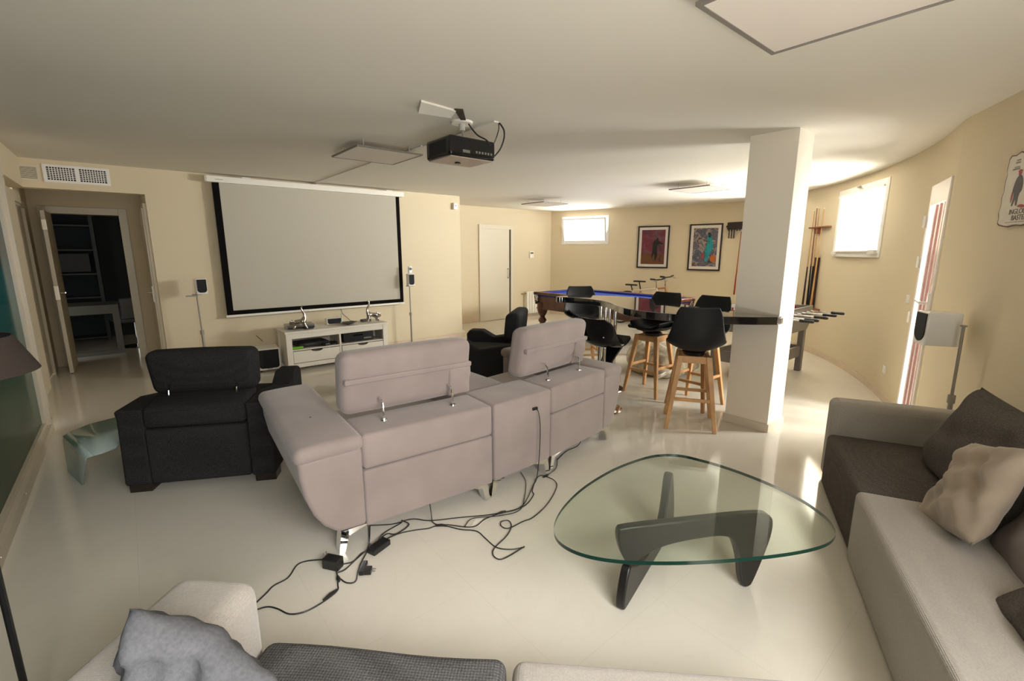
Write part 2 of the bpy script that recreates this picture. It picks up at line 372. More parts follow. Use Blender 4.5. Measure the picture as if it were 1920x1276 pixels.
for z in (.4, .9, 1.4, 1.9):
    wf.lathe([(.004, 0), (.004, .004)], (-.652, 5.475, z), 8, 'x'); 
wf.build('window_frame', FRAME, g, bevel=.003)
sc_ = MB()
for z in (.12, .62, 1.12, 1.62, 2.12): sc_.lathe([(.006, 0), (.006, .003)], (-.65, 5.475, z), 8, 'x')
for y in (4.8, 4.0, 3.2): sc_.lathe([(.006, 0), (.006, .003)], (-.65, y, .05), 8, 'x')
sc_.build('frame_screws', STEEL, g)

# ------------------------------------------------------------------ hall behind the opening, doors
struct(B(.28, .42, 7.13, 8.62, 0, H).build('wall_hall_right', WALL))
hb = MB(); hb.box(-1.0, -.70, 8.62, 8.76, 0, H); hb.box(.02, .42, 8.62, 8.76, 0, H); hb.box(-.70, .02, 8.62, 8.76, 2.03, H)
struct(hb.build('wall_hall_back', WALL))
hl = MB(); hl.box(-1.0, -.86, 7.35, 8.62, 2.08, H); hl.box(-1.0, -.86, 8.16, 8.62, 0, 2.08)
struct(hl.build('wall_hall_left', WALL))
cs = MB(); cs.box(-.78, -.70, 8.59, 8.63, 0, 2.12); cs.box(.02, .11, 8.59, 8.63, 0, 2.12); cs.box(-.70, .02, 8.59, 8.63, 2.03, 2.12)
struct(cs.build('trim_2', CREAMDOOR, bevel=.004))
def lever(parent, mb_at, dirx, mat=CHROME, name='door_handle'):
    x, y, z = mb_at; m_ = MB(); m_.tube([(x, y, z), (x + dirx[0], y + dirx[1], z)], .009); m_.tube([(x + dirx[0], y + dirx[1], z), (x + dirx[0] + dirx[2], y + dirx[1] + dirx[3], z)], .009)
    return m_.build(name, mat, parent)
# open leaf of the dark room's door, standing along the hall's left side
d1 = struct(MB().prism([(-.705, 8.02), (-.665, 8.02), (-.655, 8.60), (-.695, 8.60)], 'z', .01, 2.03).build('door_1', CREAMDOOR, bevel=.003))
lever(d1, (-.666, 8.08, 1.03), (.05, 0, 0, .10)); B(-.706, -.664, 8.012, 8.02, .95, 1.12).build('lock_plate', CHROME, d1); B(-.706, -.664, 8.012, 8.02, 1.80, 1.92).build('hinge', CHROME, d1)
# door on the left side of the hall
d5 = struct(B(-.90, -.87, 7.42, 8.14, .01, 2.05).build('door_5', CREAMDOOR, bevel=.003))
f5 = MB(); f5.box(-.875, -.84, 7.32, 7.42, 0, 2.13); f5.box(-.875, -.84, 8.14, 8.22, 0, 2.13); f5.box(-.875, -.84, 7.42, 8.14, 2.05, 2.13); f5.build('door_frame', CREAMDOOR, d5, bevel=.004)
lever(d5, (-.87, 7.52, 1.0), (.04, 0, 0, .09), STEEL)
# door leaf on the hall's right side
d2 = struct(B(.235, .27, 7.20, 8.0, .01, 2.05).build('door_2', CREAMDOOR, bevel=.003))
f2 = MB(); f2.box(.25, .285, 7.13, 7.20, 0, 2.10); f2.box(.25, .285, 8.0, 8.06, 0, 2.10); f2.box(.25, .285, 7.20, 8.0, 2.05, 2.10); f2.build('door_frame', CREAMDOOR, d2, bevel=.004)
lever(d2, (.236, 7.28, 1.04), (-.05, 0, 0, .11)); B(.228, .236, 7.25, 7.30, .92, 1.12).build('lock_plate', STEEL, d2)
# dark office beyond
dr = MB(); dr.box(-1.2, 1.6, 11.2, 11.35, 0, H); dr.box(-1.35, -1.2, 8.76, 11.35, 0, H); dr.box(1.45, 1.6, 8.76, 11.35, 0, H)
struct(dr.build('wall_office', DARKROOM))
# sliding door in the recess
d3 = struct(B(6.01, 6.76, 8.225, 8.262, .01, 2.02).build('door_3', CREAMDOOR, bevel=.002))
f3 = MB(); f3.box(5.92, 6.01, 8.215, 8.252, 0, 2.11); f3.box(6.80, 6.87, 8.215, 8.252, 0, 2.11); f3.box(6.01, 6.80, 8.215, 8.252, 2.02, 2.11); f3.build('door_frame', CREAMDOOR, d3, bevel=.003)
B(6.762, 6.80, 8.235, 8.251, 0, 2.02).build('door_gap_shade', M('dark_slot', (.05, .035, .02), .8), d3)  # solid dark strip, painted as the shade in the door gap
m_ = MB(); m_.tube([(6.72, 8.19, .93), (6.72, 8.19, 1.17)], .008); m_.tube([(6.72, 8.225, .95), (6.72, 8.185, .95)], .014); m_.tube([(6.72, 8.225, 1.15), (6.72, 8.185, 1.15)], .014); m_.build('door_handle', STEEL, d3)

def curve_frame(s0, s1):
    a = cpos(s0)[0]; b = cpos(s1)[0]; L = (b - a).length; d = (b - a) / L; n = Vector((d.y, -d.x))
    def T(u, off, z): p = a + d * u + n * off; return (p.x, p.y, z)
    return L, T, a, d, n
PANE = thin_glass('window_glass', (.97, .98, .97)); PVC = M('white_pvc', (.80, .78, .74), .3); PVCSH = M('window_gasket', (.25, .22, .2), .6)
def window(name, W_, tilt=0, blind=False):
    L, T, a, d, n = curve_frame(W_[0], W_[1]); z0, z1 = W_[2], W_[3]; mb = MB()
    def bx(m, u0, u1, o0, o1, za, zb):
        k = m.mark(); m.box(u0, u1, o0, o1, za, zb); m.xf(k, T)
    fw = .032
    bx(mb, -.02, fw, -.06, .012, z0 - .02, z1 + .02); bx(mb, L - fw, L + .02, -.06, .012, z0 - .02, z1 + .02); bx(mb, fw, L - fw, -.06, .012, z0 - .02, z0 + fw); bx(mb, fw, L - fw, -.06, .012, z1 - fw, z1 + .02)
    o = struct(mb.build(name, PVC, bevel=.004))
    # sash, tilted inwards about its lower edge
    ca, sa = math.cos(tilt), math.sin(tilt); zb_ = z0 + fw
    def TT(u, off, z):
        h = z - zb_; return T(u, off * ca + h * sa + .01, zb_ + h * ca - off * sa)
    s_ = MB(); k0 = s_.mark(); t = .032; hi = z1 - fw
    s_.box(fw, fw + t, -.04, .0, zb_, hi); s_.box(L - fw - t, L - fw, -.04, 0, zb_, hi); s_.box(fw + t, L - fw - t, -.04, 0, zb_, zb_ + t); s_.box(fw + t, L - fw - t, -.04, 0, hi - t, hi); s_.xf(k0, TT)
    so = s_.build('window_sash', PVC, o, bevel=.003)
    p_ = MB(); k0 = p_.mark(); p_.box(fw + t, L - fw - t, -.022, -.018, zb_ + t, hi - t); p_.xf(k0, TT); p_.build('window_pane', PANE, so)
    h_ = MB(); k0 = h_.mark()
    if tilt: h_.tube([(L / 2, .01, z1 - .03), (L / 2, .04, z1 - .03), (L / 2 + .06, .04, z1 - .03)], .008)
    else: h_.tube([(L * .45, .01, z1 - .0), (L * .45, .035, z1 - .0), (L * .45 + .08, .035, z1 + .0)], .009)
    h_.xf(k0, T); h_.build('window_handle', STEEL, o)
    if blind:
        v = MB(); k0 = v.mark(); n_ = 22
        for i in range(n_):
            z = z0 + .07 + (z1 - z0 - .15) * i / (n_ - 1); v.box(.045, L - .06, .014, .024, z, z + .0012)
        v.box(.03, L - .05, .012, .034, z0 + .045, z0 + .062); v.box(.03, L - .05, .012, .034, z1 - .075, z1 - .05)
        v.xf(k0, T); v.build('slatted_blind', PVC, o)
        c_ = MB(); k0 = c_.mark(); c_.box(.05, .13, .01, .05, z0 + .01, z0 + .05); c_.box(L - .2, L - .06, .01, .05, z0 + .02, z0 + .07); c_.xf(k0, T); c_.build('blind_bracket', PVC, o)
    return o
window('window_1', W1, tilt=R(11)); window('window_2', W2); window('window_3', W3, blind=True)
# barred metal security door, glazed
L, T, a, d, n = curve_frame(D4[0], D4[1])
def bxT(m, T, u0, u1, o0, o1, za, zb): k = m.mark(); m.box(u0, u1, o0, o1, za, zb); m.xf(k, T)
BAR = M('white_door_bars', (.80, .74, .70), .35); EDGE = M('red_lens_fringe', (.14, .05, .045), .6)  # dark red imitates the lens colour fringe; the door has no such seal
mb = MB(); bxT(mb, T, 0, .05, -.07, .01, 0, 2.10); bxT(mb, T, L - .05, L, -.07, .015, 0, 2.10); bxT(mb, T, .05, L - .05, -.07, .01, 1.93, 2.10); bxT(mb, T, .05, L - .05, -.07, .01, 0, .12)
d4 = struct(mb.build('door_4', BAR, bevel=.004))
for i in range(3):
    u = .05 + (L - .10) * (i + 1) / 4 - .02; q = MB(); bxT(q, T, u - .034, u + .034, -.028, -.006, .12, 1.93); q.build('door_bar', BAR, d4, bevel=.004)
    q = MB(); bxT(q, T, u + .034, u + .039, -.028, -.004, .12, 1.93); q.build('bar_fringe', EDGE, d4)  # thin strip added beside each bar to paint its red lens fringe
q = MB(); bxT(q, T, .05, L - .05, -.062, -.058, .12, 1.93); q.build('door_pane', PANE, d4)
q = MB(); k0 = q.mark(); q.box(L - .045, L - .008, .015, .03, .95, 1.22); q.tube([(L - .03, .02, 1.14), (L - .03, .07, 1.14), (L - .20, .07, 1.15)], .012); q.xf(k0, T); q.build('door_handle', PVC, d4)
q = MB(); k0 = q.mark(); q.box(L - .034, L - .02, .03, .05, .93, 1.01); q.xf(k0, T); q.build('key', M('red_key_tag', (.25, .03, .02), .5), d4)
for z in (1.80, 1.45, .95):
    q = MB(); k0 = q.mark(); q.tube([(-.01, .02, z - .05), (-.01, .02, z + .05)], .012); q.xf(k0, T); q.build('hinge', PVC, d4)
for nm, s_, z in (('switch high', 9.22, 1.10), ('low', 8.84, .32)):
    k = MB(); L_, T_, a_, d_, n_ = curve_frame(s_ - .05, s_ + .05); bxT(k, T_, .01, .09, 0, .008, z - .04, z + .04); bxT(k, T_, .03, .07, .008, .011, z - .02, z + .02)
    tag(k.build('wall_socket', PVC), 'white switch plate on the curved wall at lever height by the barred door' if z > 1 else 'white power socket low on the curved wall above the skirting', 'socket' if z < 1 else 'light switch')


# ================================================================== FURNITURE, largest first
# ------------------------------------------------------------------ mauve reclining theatre sofa seen from behind
sofa = thing('theatre_sofa', 'mauve suede two-seat theatre sofa with raised headrests, seen from behind beside trailing cables', 'sofa', (1.62, 2.13, 0))
def place(mb, k0, ox, oy, ang):
    c, s_ = math.cos(ang), math.sin(ang)
    return mb.xf(k0, lambda x, y, z: (ox + x * c - y * s_, oy + x * s_ + y * c, z))
def sofa_leg(ox, oy, dx):
    m = MB(); w_ = .013
    m.prism([(0, .125), (dx * .16, .125), (dx * .035, .088), (dx * .012, 0), (-dx * .018, 0)], 'y', oy - .035, oy + .035)
    m.xf(0, lambda x, y, z: (x + ox, y, z)); return m
def seat_unit(ox, oy, ang, side):
    """one recliner: side -1 = arm on the left end, +1 = arm on the right end. Local x runs along the back, 0 at the console"""
    sx = side
    def put(mb): place(mb, 0, ox, oy, ang); return mb
    wid = .80 if side < 0 else .68; aw = .31 if side < 0 else .25
    a, b = sorted((0.005 * sx, wid * sx))
    put(MB().cush(a, b, 0, .16, .115, .428, .012, .004)).build('back_panel', MAUVE, sofa)
    put(MB().cush(a, b, -.004, .30, .435, .625, .022, .006)).build('back_ledge', MAUVE, sofa)
    put(MB().cush(a, b, .30, .98, .20, .46, .05, (0, 0, .02))).build('seat', MAUVE, sofa)
    # arm: body narrows towards the floor on its outer side
    i0 = wid * sx
    prof = [(0, .125), (0, .56), (aw, .56), (aw * .985, .47), (aw * .93, .36), (aw * .82, .26), (aw * .68, .19), (aw * .52, .145), (aw * .42, .13)]
    pr = [(i0 + sx * x_, z_) for x_, z_ in prof]
    arm = put(MB().prism(pr, 'y', .0, 1.14)).build('armrest', MAUVE, sofa, bevel=.022, seg=4, ang=50)
    j0, j1 = sorted((i0 - sx * .012, i0 + sx * (aw + .015)))
    put(MB().cush(j0, j1, -.012, 1.17, .545, .632, .04, (0, 0, .012), fn=lambda x_, y_, z_: (x_, y_, z_ - .012 * ((x_ - j0) / (j1 - j0) if sx > 0 else (j1 - x_) / (j1 - j0)) ** 3))).build('arm_pad', MAUVE, arm)
    # headrest, raised on chrome brackets
    h0, h1 = sorted((.03 * sx if side < 0 else -.07 * sx, (.03 + .80 if side < 0 else -.07 + .76) * sx))
    tilt = lambda x_, y_, z_: (x_, y_ - (z_ - .66) * .16, z_)
    hd = put(MB().cush(h0, h1, .225, .385, .655, 1.015, .055, (0, .006, .006), n=12, fn=tilt)).build('headrest', MAUVE, sofa)
    k = MB(); k.cush(h0 + .012, h1 - .012, .204, .24, .842, .874, .008, fn=tilt); put(k).build('strap', MAUVE, hd)
    for f0, f1 in ((h0 + .03, h0 + .19), (h1 - .16, h1 - .01)):
        k = MB(); k.cush(f0, f1, .212, .245, .665, .85, .012, (0, .012, 0), fn=lambda x_, y_, z_: (x_, y_ - (z_ - .66) * .16 + .006 * math.sin(z_ * 55 + x_ * 38), z_))
    put(k).build('back_flap', MAUVE, hd)
    for xx in (h0 + .20, h1 - .17):
        k = MB(); k.tube([(xx, .225, .745), (xx, .165, .742), (xx, .145, .725), (xx, .14, .70), (xx, .14, .63)], [.005, .006, .007, .007, .007]); k.lathe([(.020, 0), (.018, .006)], (xx, .14, .629), 14)
        put(k).build('headrest_bracket', CHROME, hd)
    for xx, dx in ((i0 + sx * (aw * .42), -sx), (0.035 * sx, sx)):
        for yy in (.05, .95): put(sofa_leg(xx, yy, dx)).build('leg', CHROME, sofa)
seat_unit(0.0, .0, R(-4.0), -1)
seat_unit(.53, .03, R(7.0), 1)
k = MB().cush(.012, .52, .0, .34, .115, .622, .018, .003); k.cush(.02, .51, .34, .98, .115, .56, .025, .003); k.xf(0, lambda x, y, z: (x, y + .02 * x / .5, z)); k.build('console', MAUVE, sofa)
k = MB(); k.box(.335, .375, .000, .02, .515, .532); us = k.build('charging_port', BLACK, sofa)
for xx, dx in ((.02, 1), (.50, -1)):
    sofa_leg(xx, .06, dx).build('leg', CHROME, sofa)
MB().tube([(1.50, .55, .52), (1.52, .55, .52)], .022, 14).build('recline_button', CHROME, sofa)
m_ = MB().lathe([(.006, 0), (.005, .002)], (-.93, .45, .642), 10); m_.build('burn_mark', BLACK, sofa)

# ------------------------------------------------------------------ charcoal tweed armchairs
def armchair(label, loc, rz, mat):
    t = thing('armchair', label, 'armchair', loc, rz)
    W2_ = .45
    for sx in (-1, 1):
        # side profile (y, z): back edge, level arm, raised wedge at the front
        prof = [(0, .055), (.02, .50), (.0, .565), (.30, .575), (.60, .52), (.74, .60), (.90, .60), (.94, .55), (.93, .055)]
        a, b = sorted((sx * W2_, sx * (W2_ - .155)))
        MB().prism(prof[::-1], 'x', a, b).build('armrest', mat, t, bevel=.022, seg=3)
    MB().cush(-.295, .295, .004, .16, .06, .428, .014, .004).build('back_panel', mat, t)
    MB().cush(-.295, .295, .0, .30, .435, .60, .03, .006, fn=lambda x, y, z: (x, y, z + (.05 * y / .3 - .03 if z > .5 else 0))).build('back_ledge', mat, t)
    MB().cush(-.292, .292, .30, .92, .12, .46, .05, (0, 0, .02)).build('seat', mat, t)
    lean = lambda x, y, z: (x * (1 - .06 * (1 - (z - .6) / .32)), y + (z - .60) * -.10, z)
    h = MB().cush(-.335, .335, .20, .36, .60, .895, .05, (.004, .01, .008), n=12, fn=lean).build('headrest', mat, t)
    k = MB(); k.cush(-.20, .20, .192, .21, .66, .735, .008, fn=lean); k.build('back_flap', mat, h)
    for x in (-.205, .205):
        k = MB(); k.tube([(x, .195, .64), (x, .175, .635), (x, .17, .61), (x, .17, .575)], .006); k.lathe([(.014, 0), (.012, .006)], (x, .17, .578), 10); k.build('headrest_bracket', CHROME, h)
        k = MB(); k.box(x - .006, x + .006, .188, .2, .64, .72); k.build('bracket_slot', BLACK, h)
    for sx in (-1, 1):
        for y in (.03, .80): B(*sorted((sx * .44, sx * .31)), y, y + .12, 0, .058).build('leg', DARKWOOD, t, bevel=.003)
    return t
armchair('charcoal tweed armchair with raised headrest, seen from behind next to the bent glass table', (.225, 3.475, 0), R(-27.5), CHARCOAL)
armchair('smooth charcoal armchair turned sideways beyond the mauve sofa, near the pool table', (3.50, 3.72, 0), R(40), CHARSMOOTH)

# ------------------------------------------------------------------ corner sofas in the foreground
# long sofa along the right wall: local x runs towards the camera along its front, y towards the wall
rs = thing('corner_sofa', 'beige linen sofa with one charcoal corduroy seat along the wall beside the glass table', 'sofa', (3.62, .94, 0), math.atan2(-.425, -.905))
MB().cush(.0, .17, .0, .78, .02, .575, .045, (.006, 0, .006), n=12).build('armrest', LINEN, rs)
MB().cush(.165, 1.02, -.015, .70, .0, .36, .035, (0, .008, .02), n=12).build('seat_cushion', CORD, rs)['label'] = 'charcoal corduroy seat cushion'
MB().cush(1.025, 2.35, -.03, .70, .0, .378, .03, (0, .006, .012), n=14).build('seat_cushion', LINEN, rs)
MB().cush(.17, 2.35, .66, .79, .0, .60, .05).build('backrest', LINEN, rs)
# sofa across the front: local x to the right, y towards the camera
fs = thing('corner_sofa', 'beige linen sofa with a charcoal tweed seat across the foreground, grey cushion on its arm', 'sofa', (.20, 1.405, 0), math.atan2(-.70, .71))
MB().cush(-.255, .0, -.82, .0, .02, .60, .05, (.006, .004, .01), n=14).build('armrest', LINEN, fs)
GTW = M('grey_tweed', (.085, .082, .080), .95, spec=.1, noise=.25, nscale=240, weave=.45, wscale=700)
MB().cush(.008, .735, -.80, -.01, .02, .40, .035, (0, .004, .018), n=14, fn=lambda x, y, z: (x, y, z + .006 * math.sin(x * 9))).build('seat_cushion', GTW, fs)['label'] = 'charcoal tweed seat cushion'
MB().cush(.752, 1.72, -.80, .0, .02, .39, .035, (0, .004, .014), n=14).build('seat_cushion', LINEN, fs)
MB().cush(-.255, 1.72, -.90, -.78, .0, .45, .05).build('backrest', LINEN, fs)
# scatter cushions
def pillow(name, label, mat, loc, rot, w_, h_, t_, wr=.012, seed=0, pinch=.09):
    m = MB(); N = 26; vs = []; fs_ = []
    rnd = random.Random(seed); ph = [rnd.uniform(0, 6) for _ in range(6)]
    for side in (1, -1):
        for i in range(N + 1):
            for j in range(N + 1):
                u = -1 + 2 * i / N; v = -1 + 2 * j / N
                px = u * w_ / 2 * (1 - pinch * (1 - u * u) * 0 - pinch * (1 - v * v) * .6 * abs(u)); py = v * h_ / 2 * (1 - pinch * (1 - u * u) * .6 * abs(v))
                e = max(0, (1 - u ** 4) * (1 - v ** 4)) ** .55
                z = side * t_ / 2 * e + e * wr * (math.sin(5 * u + 3 * v + ph[0]) + .7 * math.sin(9 * v - 4 * u + ph[1]) + .5 * math.sin(13 * u + 7 * v + ph[2])) * (1 if side > 0 else .4)
                vs.append((px, py, z))
    n1 = (N + 1) ** 2
    for s_ in range(2):
        for i in range(N):
            for j in range(N):
                q = [s_ * n1 + i * (N + 1) + j, s_ * n1 + (i + 1) * (N + 1) + j, s_ * n1 + (i + 1) * (N + 1) + j + 1, s_ * n1 + i * (N + 1) + j + 1]
                fs_.append(tuple(q if s_ == 0 else q[::-1]))
    m.add(vs, fs_); o = m.build(name, mat, ang=70)
    o.location = loc; o.rotation_euler = rot
    bm = bmesh.new(); bm.from_mesh(o.data); bmesh.ops.remove_doubles(bm, verts=bm.verts, dist=.0005); bm.to_mesh(o.data); bm.free()
    tag(o, label, 'cushion'); return o
def basis(xa, ya):
    xa = Vector(xa).normalized(); za = xa.cross(Vector(ya)).normalized(); ya = za.cross(xa); return Matrix((xa, ya, za)).transposed().to_euler()
PW = [((-.905, -.425, 0), (.15, -.32, .94))]
pillow('back_cushion', 'large charcoal corduroy back cushion propped against the wall behind the taupe cushion', CORD, (3.05, .13, .60), basis((-.905, -.425, 0.0), (.16, -.34, .92)), .80, .50, .20, .010, 3, .06)
pillow('scatter_cushion', 'taupe cotton scatter cushion with soft creases leaning on the charcoal back cushion', PILLOW, (2.64, .13, .56), basis((-.80, -.40, .30), (.42, -.25, .80)), .46, .44, .13, .013, 7)
pillow('back_cushion', 'grey-mauve back cushion behind the taupe cushion at the picture edge', M('mauve_grey_linen', (.27, .23, .22), .95, spec=.1, bump=.1), (2.34, -.21, .55), basis((-.905, -.425, 0.0), (.22, -.42, .85)), .75, .50, .18, .008, 5, .05)
pillow('scatter_cushion', 'small dark charcoal cushion lying on the beige seat at the picture edge', CORD, (2.04, -.20, .49), basis((-.9, -.4, .1), (.4, -.6, .6)), .42, .40, .13, .008, 9)
pillow('scatter_cushion', 'crumpled grey flannel cushion slumped on the beige sofa arm', GREYPIL, (.0, 1.17, .575), basis((.62, -.50, -.55), (.10, -.45, .75)), .36, .34, .13, .022, 11)

# ------------------------------------------------------------------ glass coffee table with two interlocking legs
ct = thing('coffee_table', 'rounded triangular glass coffee table on two interlocking black wooden legs', 'coffee table', (1.8, .95, 0))
G = [(2.247, 1.387), (1.902, 1.429), (1.621, 1.393), (1.413, 1.331), (1.278, 1.255), (1.226, 1.193), (1.211, 1.119), (1.233, 1.033), (1.299, .942), (1.39, .856), (1.537, .737), (1.704, .625), (1.894, .517), (2.011, .467), (2.105, .463), (2.165, .48), (2.241, .535), (2.323, .649), (2.365, .83), (2.376, 1.002), (2.348, 1.176), (2.316, 1.30)]
Q = [Vector(p) - Vector((1.8, .95)) for p in G]; n_ = len(Q)
for _ in range(2): Q = [(Q[i - 1] + Q[i] * 4 + Q[(i + 1) % n_]) / 6 * 1.012 for i in range(n_)]
S_ = []
for i in range(n_):
    a, b, c, d = Q[i - 1], Q[i], Q[(i + 1) % n_], Q[(i + 2) % n_]
    for k in range(6):
        t = k / 6; S_.append(.5 * ((2 * b) + (c - a) * t + (2 * a - 5 * b + 4 * c - d) * t * t + (3 * b - a - 3 * c + d) * t ** 3))
S_ = [(p.x, p.y) for p in S_][::-1]
def ccw(P): return P if sum(P[i - 1][0] * P[i][1] - P[i][0] * P[i - 1][1] for i in range(len(P))) > 0 else P[::-1]
S_ = ccw(S_); N = len(S_)
GLT = thin_glass('table_glass', (.90, .94, .90), 0.0, .9); GLE = M('green_glass_edge', (.005, .030, .021), .08, spec=.8)
m_ = MB(); zt, zb2 = .400, .384; e_ = .997
top = [(x, y, zt) for x, y in S_]; bot = [(x, y, zb2) for x, y in S_]
m_.add(top + bot, [tuple(range(N)), tuple(range(2 * N - 1, N - 1, -1))])
m_.k = 1; m_.add(top + bot, [(i, N + i, N + (i + 1) % N, (i + 1) % N) for i in range(N)])
glass = m_.build('glass_top', [GLT, GLE], ct, ang=30); glass['label'] = 'clear green-edged glass top'
PA = [(-.011, .371), (.012, .381), (.222, .383), (.68, .383), (.738, .355), (.749, .302), (.737, .218), (.675, .02), (.655, .0), (.625, .0), (.605, .045), (.589, .149), (.553, .248), (.516, .28), (.432, .288), (.229, .274), (.136, .24), (.075, .202), (.045, .19), (.01, .25), (-.012, .324)]
def smooth2(P, k=2):
    for _ in range(k):
        out = []
        for i in range(len(P)):
            a, b = P[i], P[(i + 1) % len(P)]; out += [(a[0] * .75 + b[0] * .25, a[1] * .75 + b[1] * .25), (a[0] * .25 + b[0] * .75, a[1] * .25 + b[1] * .75)]
        P = out
    return P
def legpiece(P, o_, d_, th=.042):
    m = MB(); m.prism(smooth2(P), 'y', -th / 2, th / 2); d_ = Vector(d_).normalized(); nn = Vector((-d_.y, d_.x))
    m.xf(0, lambda x, y, z: (o_[0] + d_.x * x + nn.x * y - 1.8, o_[1] + d_.y * x + nn.y * y - .95, min(z, .3835)))
    return m.build('leg', EBONY, ct, bevel=.010, seg=3, ang=50)
legpiece(PA, (1.51, 1.09), (.63, -.36))
PB = [(x, .3835 - z) for x, z in PA]
legpiece(PB, (1.52 - .03, 1.06 - .012), (.64, .18))
MB().tube([(-.245, .13, .20), (-.245, .13, .23)], .008).build('pivot_rod', STEEL, ct)

# ------------------------------------------------------------------ bent glass side table on the left
st = thing('glass_side_table', 'low table of one bent pale green glass sheet beside the tweed armchair', 'side table', (-.1, 4.1, 0))
GL2 = M('frosted_green_glass', (.40, .50, .45), .12, spec=.6)
gt = bpy.data.materials.new('pale_glass'); gt.use_nodes = True; nt = gt.node_tree; nt.nodes.clear()
o_ = nt.nodes.new('ShaderNodeOutputMaterial'); tr = nt.nodes.new('ShaderNodeBsdfTransparent'); tr.inputs[0].default_value = (.75, .84, .78, 1); pb_ = nt.nodes.new('ShaderNodeBsdfPrincipled'); pb_.inputs['Base Color'].default_value = (.50, .60, .56, 1); pb_.inputs['Roughness'].default_value = .05
mxs = nt.nodes.new('ShaderNodeMixShader'); mxs.inputs[0].default_value = .72; nt.links.new(tr.outputs[0], mxs.inputs[1]); nt.links.new(pb_.outputs[0], mxs.inputs[2]); nt.links.new(mxs.outputs[0], o_.inputs[0])
def sheet(A_, B_, name):   # A_, B_: matching rails, thickness downwards/inwards
    m = MB(); n = len(A_); vs = [(a[0] + .1, a[1] - 4.1, a[2]) for a in A_] + [(b[0] + .1, b[1] - 4.1, b[2]) for b in B_]
    m.add(vs, [(i, i + 1, n + i + 1, n + i) for i in range(n - 1)]); o = m.build(name, gt, st, ang=12)
    s_ = o.modifiers.new('solid', 'SOLIDIFY'); s_.thickness = .012; return o
near = [(-.40, 4.042, .0), (-.345, 3.80, .25), (-.335, 3.755, .285), (-.30, 3.735, .30), (-.25, 3.755, .30), (-.19, 3.79, .30), (-.175, 3.80, .285), (-.17, 3.81, .25), (-.20, 3.95, 0)]
far = [(-.491, 4.372, .0), (-.478, 4.30, .25), (-.474, 4.31, .285), (-.44, 4.34, .30), (-.34, 4.45, .30), (.08, 4.62, .30), (.12, 4.63, .285), (.13, 4.63, .25), (.10, 4.60, 0)]
sheet(near[:4], far[:4], 'glass_leg'); sheet(near[3:6], far[3:6], 'tabletop'); sheet([(.00, 4.22, .292), (.00, 4.22, 0)], [(.12, 4.62, .292), (.10, 4.60, 0)], 'glass_leg')

# ------------------------------------------------------------------ bar counter fixed to the pillar
bar = thing('bar_counter', 'wavy black glossy bar counter running from the pillar on chrome posts', 'bar', (4.1, 2.8, 0))
BO = [(4.05, 1.47), (3.90, 1.60), (3.70, 1.84), (3.60, 2.02), (3.545, 2.20), (3.53, 2.40), (3.57, 2.60), (3.68, 2.80), (3.83, 3.00), (3.93, 3.18), (3.97, 3.38), (3.96, 3.58), (3.92, 3.74), (3.86, 3.80), (3.90, 3.86), (4.02, 3.87), (4.22, 3.80), (4.40, 3.62), (4.52, 3.38), (4.56, 3.12), (4.50, 2.88), (4.38, 2.62), (4.27, 2.40), (4.20, 2.20), (4.16, 2.0), (4.14, 1.86), (4.12, 1.86), (4.12, 1.47)]
def crl(P, closed_from=0, closed_to=None, n=4):
    out = []; m = len(P)
    for i in range(m):
        a, b, c, d = [Vector(P[j % m]) for j in (i - 1, i, i + 1, i + 2)]
        if i in (0, m - 1, m - 2, m - 3): out.append(tuple(b)); continue
        for k in range(n):
            t = k / n; q = .5 * ((2 * b) + (c - a) * t + (2 * a - 5 * b + 4 * c - d) * t * t + (3 * b - a - 3 * c + d) * t ** 3); out.append((q.x, q.y))
    return out
BARTOP = M('polished_black_granite', (.010, .010, .011), .035, spec=.9, coat=1.0)
BOs = ccw([(x - 4.1, y - 2.8) for x, y in crl(BO)])
MB().prism(BOs, 'z', .952, 1.018).build('countertop', BARTOP, bar, bevel=.005, ang=40)
for i, (px_, py_) in enumerate(((4.00, 3.20), (4.07, 3.12), (4.10, 3.22), (4.03, 3.29))):
    MB().lathe([(.019, 0), (.019, .952)], (px_ - 4.1, py_ - 2.8, 0), 18).build('post', CHROME, bar)
MB().lathe([(.20, 0), (.20, .012), (.19, .02)], (-.04, .40, 0), 32).build('base_plate', CHROME, bar)
B(-.055, -.02, -1.355, -1.30, .965, 1.012).build('end_clip', CHROME, bar)

